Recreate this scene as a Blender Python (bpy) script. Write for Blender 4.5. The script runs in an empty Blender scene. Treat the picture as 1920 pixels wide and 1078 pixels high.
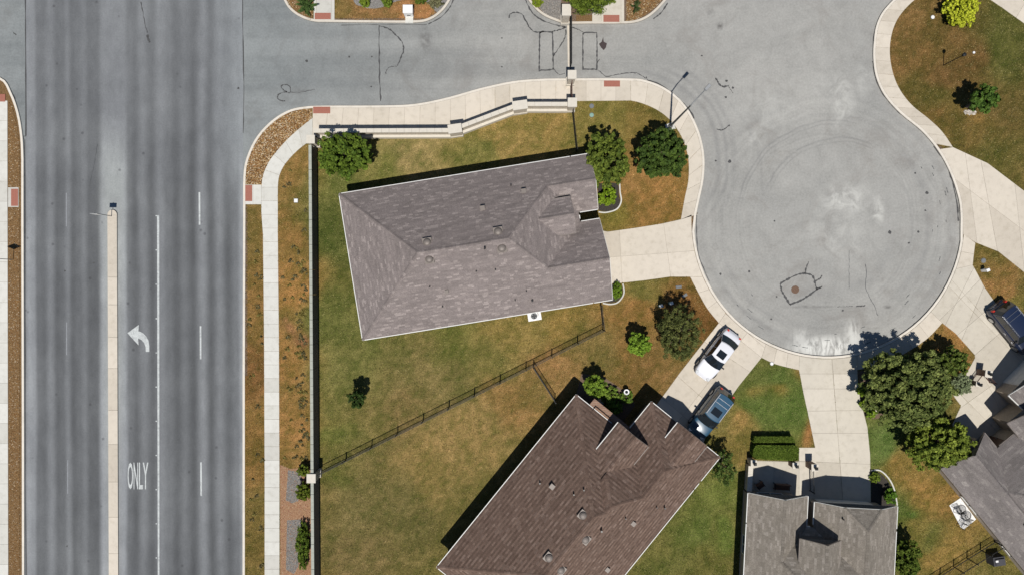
import bpy, math, random
import numpy as np
from mathutils import Vector, Matrix
from mathutils.geometry import tessellate_polygon
R = math.radians
random.seed(7)
RNG = np.random.default_rng(7)
SC = bpy.context.scene
COL = SC.collection
HC = 62.0          # camera height
K = 22.0           # photo pixels per metre on the ground

# ------------------------------------------------------------------ camera, sky, sun, exposure
cam = bpy.data.cameras.new('camera')
cam.sensor_width = 36; cam.lens = 36 * HC / (1920 / K)
cam.clip_start = 1; cam.clip_end = 2000
co = bpy.data.objects.new('camera', cam); COL.objects.link(co)
co.location = (0, 0, HC); SC.camera = co
SUN_EL, SUN_AZ = 67.5, 3.0      # elevation, degrees west of image-south
w = bpy.data.worlds.new('World'); SC.world = w; w.use_nodes = True
nt = w.node_tree; nt.nodes.clear()
sky = nt.nodes.new('ShaderNodeTexSky'); sky.sky_type = 'NISHITA'; sky.sun_disc = False; sky.dust_density = .2; sky.ozone_density = 5.0; sky.air_density = 1.2
sky.sun_elevation = R(SUN_EL); sky.sun_rotation = R(180 + SUN_AZ)
bg = nt.nodes.new('ShaderNodeBackground'); bg.inputs[1].default_value = 0.046
wo = nt.nodes.new('ShaderNodeOutputWorld')
nt.links.new(sky.outputs[0], bg.inputs[0]); nt.links.new(bg.outputs[0], wo.inputs[0])
sl = bpy.data.lights.new('sun', 'SUN'); sl.energy = 4.3; sl.angle = R(0.53); sl.color = (1, .955, .88)
so = bpy.data.objects.new('sun', sl); COL.objects.link(so)
so.rotation_euler = (R(90 - SUN_EL), 0, R(-SUN_AZ)); so.location = (0, -20, 60)
SC.view_settings.view_transform = 'Standard'; SC.view_settings.look = 'None'
SC.view_settings.gamma = 1; SC.view_settings.exposure = 0.0
SC.view_settings.use_curve_mapping = False
try:
    SC.cycles.max_bounces = 5; SC.cycles.transparent_max_bounces = 4
except Exception: pass

# ------------------------------------------------------------------ helpers
def G(px, py, h=0.0):
    s = (HC - h) / HC / K
    return ((px - 960) * s, (539 - py) * s)
def GL(pts, h=0.0): return [G(p[0], p[1], h) for p in pts]
def lin(c):  # sRGB 0-255 -> linear
    return tuple(((v / 255) / 12.92 if v <= 10 else (((v / 255) + .055) / 1.055) ** 2.4) for v in c)

def mesh(name, V, F, C=None):
    me = bpy.data.meshes.new(name)
    me.from_pydata([tuple(v) for v in V], [], [tuple(f) for f in F]); me.update()
    if C is not None: setcol(me, C)
    return me
def setcol(me, C):
    C = np.asarray(C, dtype=np.float32)
    if C.shape[1] == 3: C = np.hstack([C, np.ones((len(C), 1), np.float32)])
    a = me.color_attributes.new('Col', 'FLOAT_COLOR', 'POINT')
    a.data.foreach_set('color', C.ravel())
def mesh_np(name, V, n, C=None):
    """V: (faces*n,3) unshared vertices, n per face"""
    V = np.asarray(V, dtype=np.float32); nv = len(V); nf = nv // n
    me = bpy.data.meshes.new(name)
    me.vertices.add(nv); me.vertices.foreach_set('co', V.ravel())
    me.loops.add(nv); me.loops.foreach_set('vertex_index', np.arange(nv, dtype=np.int32))
    me.polygons.add(nf)
    me.polygons.foreach_set('loop_start', np.arange(0, nv, n, dtype=np.int32))
    me.polygons.foreach_set('loop_total', np.full(nf, n, dtype=np.int32))
    me.update(calc_edges=True); me.validate()
    if C is not None: setcol(me, C)
    return me
def link(name, me, mat=None, parent=None, kind=None, smooth=False, loc=None, rz=None):
    o = bpy.data.objects.new(name, me); COL.objects.link(o)
    if mat and not me.materials: me.materials.append(mat)
    if parent: o.parent = parent
    if kind: o['kind'] = kind
    if loc: o.location = loc
    if rz is not None: o.rotation_euler = (0, 0, rz)
    if smooth:
        me.polygons.foreach_set('use_smooth', [True] * len(me.polygons))
    return o
def tag(o, label=None, cat=None, group=None, kind=None):
    if label: o['label'] = label
    if cat: o['category'] = cat
    if group: o['group'] = group
    if kind: o['kind'] = kind
    return o
def thing(name, label, cat, loc=(0, 0, 0), rz=0.0, group=None):
    o = bpy.data.objects.new(name, None); COL.objects.link(o)
    o.empty_display_size = .3
    o.location = loc; o.rotation_euler = (0, 0, rz)
    return tag(o, label, cat, group)

class MB:
    def __init__(s): s.v = []; s.f = []
    def add(s, V, F):
        b = len(s.v); s.v += [tuple(x) for x in V]; s.f += [tuple(i + b for i in f) for f in F]; return s
    def box(s, c, d, rz=0.0, taper=1.0):
        hx, hy, hz = d[0] / 2, d[1] / 2, d[2] / 2; cr, sr = math.cos(rz), math.sin(rz); V = []
        for z in (-1, 1):
            t = taper if z > 0 else 1
            for x, y in ((-1, -1), (1, -1), (1, 1), (-1, 1)):
                X, Y = x * hx * t, y * hy * t
                V.append((c[0] + X * cr - Y * sr, c[1] + X * sr + Y * cr, c[2] + z * hz))
        return s.add(V, [(3, 2, 1, 0), (4, 5, 6, 7), (0, 1, 5, 4), (1, 2, 6, 5), (2, 3, 7, 6), (3, 0, 4, 7)])
    def bar(s, a, b, r, n=6, r2=None, cap=True):
        a, b = Vector(a), Vector(b); d = b - a
        if d.length < 1e-6: return s
        q = d.to_track_quat('Z', 'Y'); r2 = r if r2 is None else r2; V = []
        for p, rr in ((a, r), (b, r2)):
            for i in range(n):
                t = 2 * math.pi * (i + .5) / n
                V.append(p + q @ Vector((rr * math.cos(t), rr * math.sin(t), 0)))
        F = [(i, (i + 1) % n, n + (i + 1) % n, n + i) for i in range(n)]
        if cap: F += [tuple(range(n))[::-1], tuple(range(n, 2 * n))]
        return s.add(V, F)
    def prism(s, poly, z0, z1):
        poly = ccw(poly); n = len(poly)
        V = [(p[0], p[1], z0) for p in poly] + [(p[0], p[1], z1) for p in poly]
        T = tess(poly)
        F = [tuple(i + n for i in t) for t in T] + [(t[2], t[1], t[0]) for t in T]
        F += [(i, (i + 1) % n, n + (i + 1) % n, n + i) for i in range(n)]
        return s.add(V, F)
    def lathe(s, c, prof, n=16):
        V = []; m = len(prof)
        for i in range(n):
            t = 2 * math.pi * i / n
            for r, z in prof: V.append((c[0] + r * math.cos(t), c[1] + r * math.sin(t), c[2] + z))
        F = []
        for i in range(n):
            j = (i + 1) % n
            for k in range(m - 1): F.append((i * m + k, j * m + k, j * m + k + 1, i * m + k + 1))
        return s.add(V, F)
    def obj(s, name, mat, parent=None, kind=None, smooth=False, **k):
        return link(name, mesh(name, s.v, s.f), mat, parent, kind, smooth, **k)
def area(p): return sum(p[i][0] * p[(i + 1) % len(p)][1] - p[(i + 1) % len(p)][0] * p[i][1] for i in range(len(p))) / 2
def ccw(p): return list(p) if area(p) > 0 else list(p)[::-1]
def tess(poly):
    T = tessellate_polygon([[Vector((p[0], p[1], 0)) for p in poly]]); out = []
    for t in T:
        a = area([poly[i] for i in t])
        if abs(a) < 1e-9: continue
        out.append(tuple(t) if a > 0 else tuple(t)[::-1])
    return out
def sheet(name, poly, z, mat, kind='structure', parent=None):
    poly = ccw(poly)
    return link(name, mesh(name, [(p[0], p[1], z) for p in poly], tess(poly)), mat, parent, kind)
def inset(poly, d):
    poly = ccw(poly); n = len(poly); out = []
    for i in range(n):
        a, b, c = poly[i - 1], poly[i], poly[(i + 1) % n]
        e1 = (b[0] - a[0], b[1] - a[1]); e2 = (c[0] - b[0], c[1] - b[1])
        l1 = math.hypot(*e1) or 1e-9; l2 = math.hypot(*e2) or 1e-9
        n1 = (-e1[1] / l1, e1[0] / l1); n2 = (-e2[1] / l2, e2[0] / l2)
        m = (n1[0] + n2[0], n1[1] + n2[1]); q = m[0] ** 2 + m[1] ** 2
        k = 2 * d / max(q, .6)
        out.append((b[0] + m[0] * k, b[1] + m[1] * k))
    return out
def clip(poly, a, b, keep=1):
    """keep the part of poly left (keep=1) or right (-1) of the line a->b"""
    def sd(p): return keep * ((b[0] - a[0]) * (p[1] - a[1]) - (b[1] - a[1]) * (p[0] - a[0]))
    out = []; n = len(poly)
    for i in range(n):
        p, q = poly[i], poly[(i + 1) % n]; sp, sq = sd(p), sd(q)
        if sp >= 0: out.append(p)
        if (sp > 0 > sq) or (sp < 0 < sq):
            t = sp / (sp - sq); out.append(tuple(p[k] + (q[k] - p[k]) * t for k in range(len(p))))
    return out
def smooth(pts, n=4, closed=False):
    out = []; m = len(pts)
    for i in range(m - (0 if closed else 1)):
        p0 = pts[i - 1] if (i > 0 or closed) else pts[0]; p1 = pts[i]; p2 = pts[(i + 1) % m]
        p3 = pts[(i + 2) % m] if (i + 2 < m or closed) else pts[-1]
        for k in range(n):
            t = k / n
            out.append(tuple(.5 * (2 * p1[j] + (p2[j] - p0[j]) * t + (2 * p0[j] - 5 * p1[j] + 4 * p2[j] - p3[j]) * t * t + (3 * p1[j] - p0[j] - 3 * p2[j] + p3[j]) * t ** 3) for j in (0, 1)))
    if not closed: out.append(pts[-1])
    return out
def resample(pts, N):
    d = [0]
    for i in range(1, len(pts)): d.append(d[-1] + math.hypot(pts[i][0] - pts[i - 1][0], pts[i][1] - pts[i - 1][1]))
    out = []; j = 0
    for k in range(N + 1):
        t = d[-1] * k / N
        while j < len(d) - 2 and d[j + 1] < t: j += 1
        f = (t - d[j]) / max(d[j + 1] - d[j], 1e-9); f = min(max(f, 0), 1)
        out.append((pts[j][0] + (pts[j + 1][0] - pts[j][0]) * f, pts[j][1] + (pts[j + 1][1] - pts[j][1]) * f))
    return out
def offset(pts, d):
    out = []
    for i in range(len(pts)):
        a = pts[max(i - 1, 0)]; b = pts[min(i + 1, len(pts) - 1)]
        e = (b[0] - a[0], b[1] - a[1]); l = math.hypot(*e) or 1e-9
        out.append((pts[i][0] - e[1] / l * d, pts[i][1] + e[0] / l * d))
    return out
def inside(P, poly):
    x, y = P[:, 0], P[:, 1]; r = np.zeros(len(P), bool); n = len(poly)
    for i in range(n):
        x1, y1 = poly[i]; x2, y2 = poly[(i + 1) % n]
        if y1 == y2: continue
        c = ((y1 > y) != (y2 > y)) & (x < (x2 - x1) * (y - y1) / (y2 - y1) + x1)
        r ^= c
    return r
def vnoise(x, y, sc, seed=0):
    x = x * sc + 1000; y = y * sc + 1000
    xi, yi = np.floor(x).astype(int), np.floor(y).astype(int); fx, fy = x - xi, y - yi
    fx = fx * fx * (3 - 2 * fx); fy = fy * fy * (3 - 2 * fy)
    def h(a, b):
        v = np.sin(a * 127.1 + b * 311.7 + seed * 74.7) * 43758.5453
        return v - np.floor(v)
    return (h(xi, yi) * (1 - fx) + h(xi + 1, yi) * fx) * (1 - fy) + (h(xi, yi + 1) * (1 - fx) + h(xi + 1, yi + 1) * fx) * fy

# ------------------------------------------------------------------ materials
class NT:
    def __init__(s, name, rough=.8, spec=.3):
        s.m = bpy.data.materials.new(name); s.m.use_nodes = True; s.t = s.m.node_tree
        s.b = s.t.nodes['Principled BSDF']; s.b.inputs['Roughness'].default_value = rough
        s.b.inputs['Specular IOR Level'].default_value = spec
        g = s.t.nodes.new('ShaderNodeNewGeometry'); s.pos = g.outputs['Position']
    def n(s, t, **k):
        x = s.t.nodes.new(t)
        for a, v in k.items(): setattr(x, a, v)
        return x
    def L(s, a, b): s.t.links.new(a, b)
    def noise(s, scale, detail=3, rough=.55, vec=None, stretch=None, dist=0):
        x = s.n('ShaderNodeTexNoise'); x.inputs['Scale'].default_value = scale; x.inputs['Detail'].default_value = detail
        x.inputs['Roughness'].default_value = rough; x.inputs['Distortion'].default_value = dist
        v = vec or s.pos
        if stretch:
            mp = s.n('ShaderNodeMapping'); mp.inputs['Scale'].default_value = stretch; s.L(v, mp.inputs['Vector']); v = mp.outputs[0]
        s.L(v, x.inputs['Vector']); return x.outputs['Fac']
    def ramp(s, fac, stops, interp='LINEAR'):
        r = s.n('ShaderNodeValToRGB'); r.color_ramp.interpolation = interp
        e = r.color_ramp.elements
        while len(e) > 1: e.remove(e[-1])
        e[0].position = stops[0][0]; e[0].color = tuple(stops[0][1]) + (1,)
        for p, c in stops[1:]:
            q = e.new(p); q.color = tuple(c) + (1,)
        s.L(fac, r.inputs[0]); return r.outputs[0]
    def mix(s, f, a, b, mode='MIX'):
        x = s.n('ShaderNodeMix', data_type='RGBA', blend_type=mode)
        for sock, v in ((x.inputs[0], f), (x.inputs[6], a), (x.inputs[7], b)):
            if hasattr(v, 'links'): s.L(v, sock)
            else: sock.default_value = v if isinstance(v, (int, float)) else tuple(v) + (1,)
        return x.outputs[2]
    def math(s, op, a, b=0.0, c=None):
        x = s.n('ShaderNodeMath', operation=op)
        for i, v in enumerate((a, b) + ((c,) if c is not None else ())):
            if hasattr(v, 'links'): s.L(v, x.inputs[i])
            else: x.inputs[i].default_value = v
        return x.outputs[0]
    def map(s, v, a, b, c=0.0, d=1.0, smooth=False):
        x = s.n('ShaderNodeMapRange'); x.interpolation_type = 'SMOOTHSTEP' if smooth else 'LINEAR'
        s.L(v, x.inputs[0])
        for i, q in enumerate((a, b, c, d)): x.inputs[i + 1].default_value = q
        return x.outputs[0]
    def attr(s):
        a = s.n('ShaderNodeAttribute'); a.attribute_name = 'Col'; return a.outputs['Color']
    def rnd(s): return s.n('ShaderNodeObjectInfo').outputs['Random']
    def xyz(s, v=None):
        x = s.n('ShaderNodeSeparateXYZ'); s.L(v or s.pos, x.inputs[0]); return x.outputs
    def bump(s, h, strength=.3, dist=.02):
        b = s.n('ShaderNodeBump'); b.inputs['Strength'].default_value = strength; b.inputs['Distance'].default_value = dist
        s.L(h, b.inputs['Height']); s.L(b.outputs[0], s.b.inputs['Normal'])
    def col(s, c):
        if hasattr(c, 'links'): s.L(c, s.b.inputs['Base Color'])
        else: s.b.inputs['Base Color'].default_value = tuple(c) + (1,)
        return s.m
def plain(name, c, rough=.6, metal=0, spec=.4, var=.12, scale=3):
    t = NT(name, rough, spec); t.b.inputs['Metallic'].default_value = metal
    f = t.noise(scale, 4)
    return t.col(t.mix(f, tuple(v * (1 - var) for v in c), tuple(min(v * (1 + var), 1) for v in c)))
def attrmat(name, rough=.85, spec=.15, fine=0, sss=False):
    t = NT(name, rough, spec); c = t.attr()
    if fine:
        f = t.noise(fine, 3); c = t.mix(1.0, c, t.ramp(f, [(.3, (.62, .62, .62)), (.7, (1.3, 1.3, 1.3))]), 'MULTIPLY')
    m = t.col(c)
    if sss: t.b.inputs['Transmission Weight'].default_value = 0
    return m
def concrete(name, c, joint=.0):
    t = NT(name, .9, .2)
    big = t.noise(.35, 4); mid = t.noise(2.2, 5, .65); fine = t.noise(28, 3)
    k = t.mix(big, tuple(v * .90 for v in c), tuple(v * 1.07 for v in c))
    k = t.mix(1.0, k, t.ramp(mid, [(.26, (.84, .83, .80)), (.48, (.99, .99, .99)), (.8, (1.07, 1.07, 1.06))]), 'MULTIPLY')
    rr = t.ramp(t.rnd(), [(0, (.86, .85, .83)), (.4, (.98, .98, .97)), (1, (1.06, 1.06, 1.06))])
    k = t.mix(1.0, k, rr, 'MULTIPLY')
    k = t.mix(.10, k, t.ramp(fine, [(.3, (.3, .29, .27)), (.7, (.9, .88, .85))]))
    t.bump(fine, .25, .01)
    return t.col(k)
M = {}
M['conc_white'] = concrete('pale_concrete', (.60, .595, .56))
M['conc_warm'] = concrete('warm_concrete', (.59, .53, .45))
M['conc_drive'] = concrete('driveway_concrete', (.56, .515, .44))
M['kerb'] = concrete('kerb_concrete', (.66, .61, .54))
M['joint'] = plain('joint_filler', (.33, .29, .24), .9)
M['red_paver'] = plain('red_tactile_paving', (.33, .13, .095), .85, var=.25, scale=14)
M['seal'] = plain('black_crack_sealant', (.06, .06, .062), .6, scale=5, var=.6)
def wornpaint():
    t = NT('white_road_paint', .8, .2); f = t.noise(5, 5, .75); g = t.noise(1.1, 3)
    return t.col(t.mix(t.math('MULTIPLY', t.map(f, .38, .62, 1, 0), t.map(g, .3, .7, .2, .85)), (.56, .59, .59), (.25, .26, .27)))
M['paint'] = wornpaint()
M['paint_faded'] = plain('faded_road_paint', (.24, .25, .27), .8, scale=4, var=.3)
M['iron'] = plain('dark_iron', (.018, .02, .022), .5, .3)
M['iron_grey'] = plain('weathered_grey_iron', (.10, .105, .11), .55, .5)
M['lamp_metal'] = plain('galvanised_steel', (.22, .23, .24), .5, .7)
M['white_gutter'] = plain('white_painted_metal', (.72, .72, .70), .5, scale=1)
M['brick'] = None
M['glass'] = plain('dark_window_glass', (.015, .02, .025), .08, 0, .8)
M['white_trim'] = plain('white_trim', (.70, .69, .66), .6)
M['door_brown'] = plain('brown_stained_wood', (.10, .05, .03), .5)
M['rubber'] = plain('black_rubber', (.015, .015, .016), .8)
M['chrome'] = plain('bright_wheel_metal', (.45, .46, .48), .3, .9)
M['red_lens'] = plain('red_lens', (.45, .03, .02), .3)
M['clear_lens'] = plain('clear_lens', (.6, .62, .64), .2)
M['black_trim'] = plain('black_trim', (.012, .012, .014), .35)
M['sign_back'] = plain('sign_aluminium', (.35, .36, .37), .5, .4)
M['sign_yellow'] = plain('yellow_sign_face', (.65, .42, .03), .5)
M['util_green'] = plain('pale_green_plastic', (.22, .36, .30), .7)
M['util_grey'] = plain('grey_plastic_lid', (.16, .17, .18), .7)
M['white_box'] = plain('white_enamel', (.78, .78, .78), .5, var=.04)
M['bark'] = plain('grey_brown_bark', (.13, .10, .075), .95, scale=12, var=.4)
M['leaf'] = attrmat('leaves', .7, .12)
M['attr'] = attrmat('coloured_grain', .9, .15)
M['lawn'] = attrmat('lawn_ground', .95, .1, fine=9)
M['shingle'] = attrmat('shingle', .93, .15, fine=22)
M['grass'] = attrmat('grass_blades', .75, .2)
M['vent'] = plain('brown_grey_vent_metal', (.19, .165, .15), .55, .2)
M['cover'] = plain('dark_grey_fabric_cover', (.06, .06, .07), .85)
M['pot'] = plain('terracotta_pot', (.3, .12, .06), .8)
def stone(name, c1, c2, mortar, bw=.4, bh=.2):
    t = NT(name, .9, .2); tc = t.n('ShaderNodeTexCoord')
    x = t.xyz(tc.outputs['Object']); ad = t.math('ADD', x[0], x[1])
    cb = t.n('ShaderNodeCombineXYZ'); t.L(ad, cb.inputs[0]); t.L(x[2], cb.inputs[1])
    br = t.n('ShaderNodeTexBrick'); t.L(cb.outputs[0], br.inputs['Vector'])
    br.inputs['Scale'].default_value = 1; br.inputs['Brick Width'].default_value = bw; br.inputs['Row Height'].default_value = bh
    br.inputs['Mortar Size'].default_value = .012
    br.inputs['Color1'].default_value = c1 + (1,); br.inputs['Color2'].default_value = c2 + (1,); br.inputs['Mortar'].default_value = mortar + (1,)
    f = t.noise(9, 4)
    return t.col(t.mix(1.0, br.outputs['Color'], t.ramp(f, [(.3, (.8, .8, .8)), (.7, (1.12, 1.12, 1.12))]), 'MULTIPLY'))
M['stone'] = stone('pale_limestone', (.62, .56, .47), (.52, .46, .38), (.45, .42, .37), .5, .24)
M['stone_cap'] = plain('limestone_cap', (.60, .56, .49), .85, scale=5, var=.14)
M['wall_cap'] = plain('greenish_white_wall_cap', (.36, .375, .33), .9, scale=3, var=.25)
M['fence_panel'] = plain('grey_precast_panel', (.13, .12, .115), .9, scale=4, var=.25)
M['brick_red'] = stone('brown_brick', (.28, .17, .12), (.22, .13, .09), (.35, .32, .28), .22, .075)
M['brick_tan'] = stone('tan_brick', (.42, .34, .25), (.36, .29, .22), (.45, .42, .38), .22, .075)

# carriageways ---------------------------------------------------------------
def avenue_mat():
    t = NT('avenue_asphalt', .93, .15); P = t.xyz()
    warp = t.noise(.05, 3, .5, stretch=(1, .25, 1)); w2 = t.noise(.5, 3, .6, stretch=(1, .1, 1))
    x = t.math('ADD', P[0], t.math('ADD', t.math('MULTIPLY', t.math('SUBTRACT', warp, .5), 1.2), t.math('MULTIPLY', t.math('SUBTRACT', w2, .5), .35)))
    pxs = [(45, 128), (54, 150), (64, 142), (72, 108), (82, 104), (94, 128), (108, 98), (118, 104), (127, 124), (137, 96), (148, 106), (158, 118), (168, 98), (182, 98), (194, 152),
           (230, 152), (240, 108), (252, 96), (266, 122), (284, 96), (300, 126), (316, 110), (330, 94), (344, 112), (362, 90), (380, 132), (396, 92), (412, 122), (430, 92), (446, 112), (456, 150)]
    def rampset(flat):
        st = []
        for q, v in pxs:
            X = (q - 960) / K; v2 = v if not flat else 122 + (v - 116) * (.5 if v < 151 else .12)
            l = lin((v2, v2, v2))[0] * .91
            st.append(((X + 42) / 20.0, (l * .955, l * 1.0, l * 1.06)))
        return t.ramp(t.math('DIVIDE', t.math('ADD', x, 42.0), 20.0), st, 'EASE')
    sharp, soft = rampset(False), rampset(True)
    edge = t.math('ADD', P[1], t.math('MULTIPLY', t.noise(.12, 4), 6))
    fac = t.map(edge, 6.0, 22.0, 0, .9, True)
    irr = t.map(t.noise(.22, 4, .65, stretch=(1.6, .35, 1)), .4, .75, 0, .45, True)
    c = t.mix(t.math('MAXIMUM', fac, irr), sharp, soft)
    # pale unworn fan ahead of the median nose
    X0, Y0 = G(212, 395)
    dx = t.math('ABSOLUTE', t.math('SUBTRACT', P[0], X0)); dy = t.math('SUBTRACT', P[1], Y0)
    fan = t.math('MULTIPLY', t.map(t.math('SUBTRACT', dx, t.math('MULTIPLY', dy, .02)), .3, 1.6, 1, 0, True), t.map(dy, 1, 9, 1, 0, True))
    c = t.mix(t.math('MULTIPLY', fan, .6), c, (.33, .35, .34))
    # the pale gutter bands either side fade into the side streets at the junction
    sidef = t.math('MULTIPLY', t.map(P[0], -26.5, -23.2, 0, 1, True), t.map(P[1], 5, 14, .15, 1, True))
    c = t.mix(t.math('MULTIPLY', sidef, .75), c, (.245, .262, .275))
    blot = t.noise(.14, 5, .6); mid = t.noise(1.3, 5, .7, stretch=(1, .35, 1)); fine = t.noise(32, 2)
    c = t.mix(1.0, c, t.ramp(blot, [(.3, (.82, .82, .83)), (.7, (1.16, 1.16, 1.15))]), 'MULTIPLY')
    c = t.mix(1.0, c, t.ramp(mid, [(.25, (.84, .84, .84)), (.75, (1.13, 1.13, 1.13))]), 'MULTIPLY')
    c = t.mix(1.0, c, t.ramp(t.noise(7, 4, .7), [(.25, (.88, .88, .88)), (.75, (1.1, 1.1, 1.1))]), 'MULTIPLY')
    c = t.mix(1.0, c, t.ramp(fine, [(.3, (.85, .85, .85)), (.7, (1.15, 1.15, 1.15))]), 'MULTIPLY')
    # oil drips down the lane centres
    vor = t.n('ShaderNodeTexVoronoi'); vor.inputs['Scale'].default_value = .55; t.L(t.pos, vor.inputs['Vector'])
    drip = t.math('MULTIPLY', t.map(vor.outputs['Distance'], .03, .10, 1, 0, True), .5)
    c = t.mix(drip, c, (.05, .05, .055))
    t.bump(fine, .3, .01); return t.col(c)
def street_mat():
    t = NT('street_asphalt', .93, .15); P = t.xyz()
    a = t.noise(.09, 5, .6); b = t.noise(.7, 6, .7, dist=.6); fine = t.noise(30, 2)
    c = t.ramp(a, [(.25, (.285, .285, .275)), (.5, (.325, .322, .308)), (.72, (.365, .36, .342))])
    c = t.mix(1.0, c, t.ramp(b, [(.25, (.86, .86, .86)), (.5, (1, 1, 1)), (.75, (1.09, 1.09, 1.09))]), 'MULTIPLY')
    c = t.mix(1.0, c, t.ramp(t.noise(6, 4, .7), [(.3, (.87, .87, .87)), (.7, (1.1, 1.1, 1.1))]), 'MULTIPLY')
    c = t.mix(t.map(t.noise(.22, 6, .7, dist=1.2), .5, .72, 0, .5, True), c, (.23, .215, .20))
    c = t.mix(1.0, c, t.ramp(fine, [(.3, (.88, .88, .88)), (.7, (1.1, 1.1, 1.1))]), 'MULTIPLY')
    # circular tyre-polish rings around the turning circle
    cx, cy = G(1551, 417)
    dx = t.math('SUBTRACT', P[0], cx); dy = t.math('SUBTRACT', P[1], cy)
    rr = t.math('SQRT', t.math('ADD', t.math('MULTIPLY', dx, dx), t.math('MULTIPLY', dy, dy)))
    rw = t.math('ADD', rr, t.math('MULTIPLY', t.noise(.15, 3), 1.6))
    cb = t.n('ShaderNodeCombineXYZ'); t.L(rw, cb.inputs[0])
    ringn = t.noise(1.7, 3, .6, vec=cb.outputs[0])
    rm = t.math('MULTIPLY', t.map(rr, 5.0, 7.5, 0, 1, True), t.map(rr, 10.3, 11.6, 1, .25, True))
    c = t.mix(t.math('MULTIPLY', rm, .5), c, t.mix(1.0, c, t.ramp(ringn, [(.3, (.74, .74, .75)), (.5, (.95, .95, .95)), (.7, (1.14, 1.14, 1.13))]), 'MULTIPLY'))
    def arcmark(px, py, r, wd, a0, a1, strength, dark):
        nonlocal c
        X, Y = G(px, py); ex = t.math('SUBTRACT', P[0], X); ey = t.math('SUBTRACT', P[1], Y)
        q = t.math('SQRT', t.math('ADD', t.math('MULTIPLY', ex, ex), t.math('MULTIPLY', ey, ey)))
        q = t.math('ADD', q, t.math('MULTIPLY', t.math('SUBTRACT', t.noise(.25, 3), .5), .7))
        band = t.map(t.math('ABSOLUTE', t.math('SUBTRACT', q, r / K)), 0, wd / K, 1, 0, True)
        an = t.math('ARCTAN2', ey, ex)
        m1 = t.map(an, R(a0), R(a0) + .35, 0, 1, True); m2 = t.map(an, R(a1) - .35, R(a1), 1, 0, True)
        br = t.map(t.noise(1.2, 4, .7), .3, .65, .35, 1)
        f = t.math('MULTIPLY', t.math('MULTIPLY', t.math('MULTIPLY', band, m1), t.math('MULTIPLY', m2, br)), strength)
        c = t.mix(t.math('MULTIPLY', f, .72), c, dark)
    DK = (.15, .15, .155)
    for q in ((1563, 408, 180, 3.0, 70, 178, .55, DK), (1563, 408, 173, 2.4, 75, 175, .45, DK), (1575, 410, 150, 3.0, 60, 170, .5, DK), (1575, 410, 143, 2.4, 50, 165, .35, DK),
              (1180, 300, 168, 8, -40, 95, .55, DK), (1180, 300, 184, 6, -45, 80, .5, DK), (1180, 300, 198, 8, -40, 75, .35, DK), (1200, 350, 230, 5, -20, 60, .25, DK),
              (1551, 417, 205, 7, -178, -95, .35, DK), (1551, 417, 226, 8, -170, -60, .35, DK), (1551, 417, 160, 5, -70, 40, .3, DK), (1551, 417, 190, 9, -60, 50, .35, DK), (1551, 417, 130, 14, -120, 0, .22, DK)):
        arcmark(*q)
    # wheel bands along the entry street (run left-right)
    band = t.noise(.45, 4, .6, stretch=(.07, 1, 1))
    em = t.math('MULTIPLY', t.map(P[1], 12.5, 15.5, 0, 1, True), t.map(P[0], 8, 18, 1, 0, True))
    c = t.mix(t.math('MULTIPLY', em, .8), c, t.mix(1.0, c, t.ramp(band, [(.35, (.78, .79, .80)), (.55, (.98, .98, .98)), (.7, (1.08, 1.08, 1.08))]), 'MULTIPLY'))
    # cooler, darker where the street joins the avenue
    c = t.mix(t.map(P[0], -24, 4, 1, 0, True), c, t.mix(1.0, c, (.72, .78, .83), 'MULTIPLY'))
    # dried pale lime deposits
    def blob(px, py, rx, ry, s):
        X, Y = G(px, py)
        u = t.math('DIVIDE', t.math('SUBTRACT', P[0], X), rx / K); v = t.math('DIVIDE', t.math('SUBTRACT', P[1], Y), ry / K)
        d = t.math('SQRT', t.math('ADD', t.math('MULTIPLY', u, u), t.math('MULTIPLY', v, v)))
        return t.math('MULTIPLY', t.map(d, .2, 1.15, 1, 0, True), s)
    tot = None
    for b_ in ((1550, 652, 85, 28, 1.0), (1500, 640, 22, 30, .5), (1600, 630, 20, 40, .7)):
        q = blob(*b_); tot = q if tot is None else t.math('MAXIMUM', tot, q)
    soft = None
    for b_ in ((1577, 190, 32, 70, .5), (1545, 165, 34, 30, .3), (1585, 375, 60, 36, .75), (1646, 395, 15, 36, .8), (1415, 260, 26, 40, .35), (1620, 150, 22, 40, .4), (1570, 440, 90, 90, .3), (1450, 200, 110, 60, .25)):
        q = blob(*b_); soft = q if soft is None else t.math('MAXIMUM', soft, q)
    sm = t.math('MULTIPLY', soft, t.map(t.noise(.8, 5, .65, dist=.8), .36, .68, 0, 1, True))
    c = t.mix(sm, c, (.56, .56, .53))
    streak = t.noise(1.6, 5, .65, stretch=(1, .3, 1), dist=.5)
    msk = t.math('MULTIPLY', tot, t.map(streak, .34, .56, 0, 1, True))
    c = t.mix(msk, c, (.66, .66, .63))
    # dark oil blots
    tot = None
    for b_ in ((798, 75, 16, 28, .5), (1350, 50, 7, 9, .7), (1332, 25, 10, 14, .3), (560, 170, 30, 10, .3), (1664, 575, 9, 5, .6), (1520, 575, 60, 4, .35)):
        q = blob(*b_); tot = q if tot is None else t.math('MAXIMUM', tot, q)
    c = t.mix(t.math('MULTIPLY', tot, t.map(t.noise(2.5, 4), .35, .6, .2, 1)), c, (.07, .065, .065))
    t.bump(fine, .3, .01); return t.col(c)
M['avenue'] = avenue_mat(); M['street'] = street_mat()
def mulch(name, a, b, c, sc=16):
    t = NT(name, .95, .1); f = t.noise(sc, 4, .7); k = t.ramp(f, [(.3, a), (.5, b), (.68, c)]); t.bump(f, .8, .05); return t.col(k)
M['mulch'] = mulch('dark_bark_mulch', (.02, .018, .016), (.05, .045, .04), (.10, .085, .07))
M['gravel_base'] = mulch('gravel_earth', (.08, .045, .02), (.17, .10, .045), (.30, .21, .11))
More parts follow.
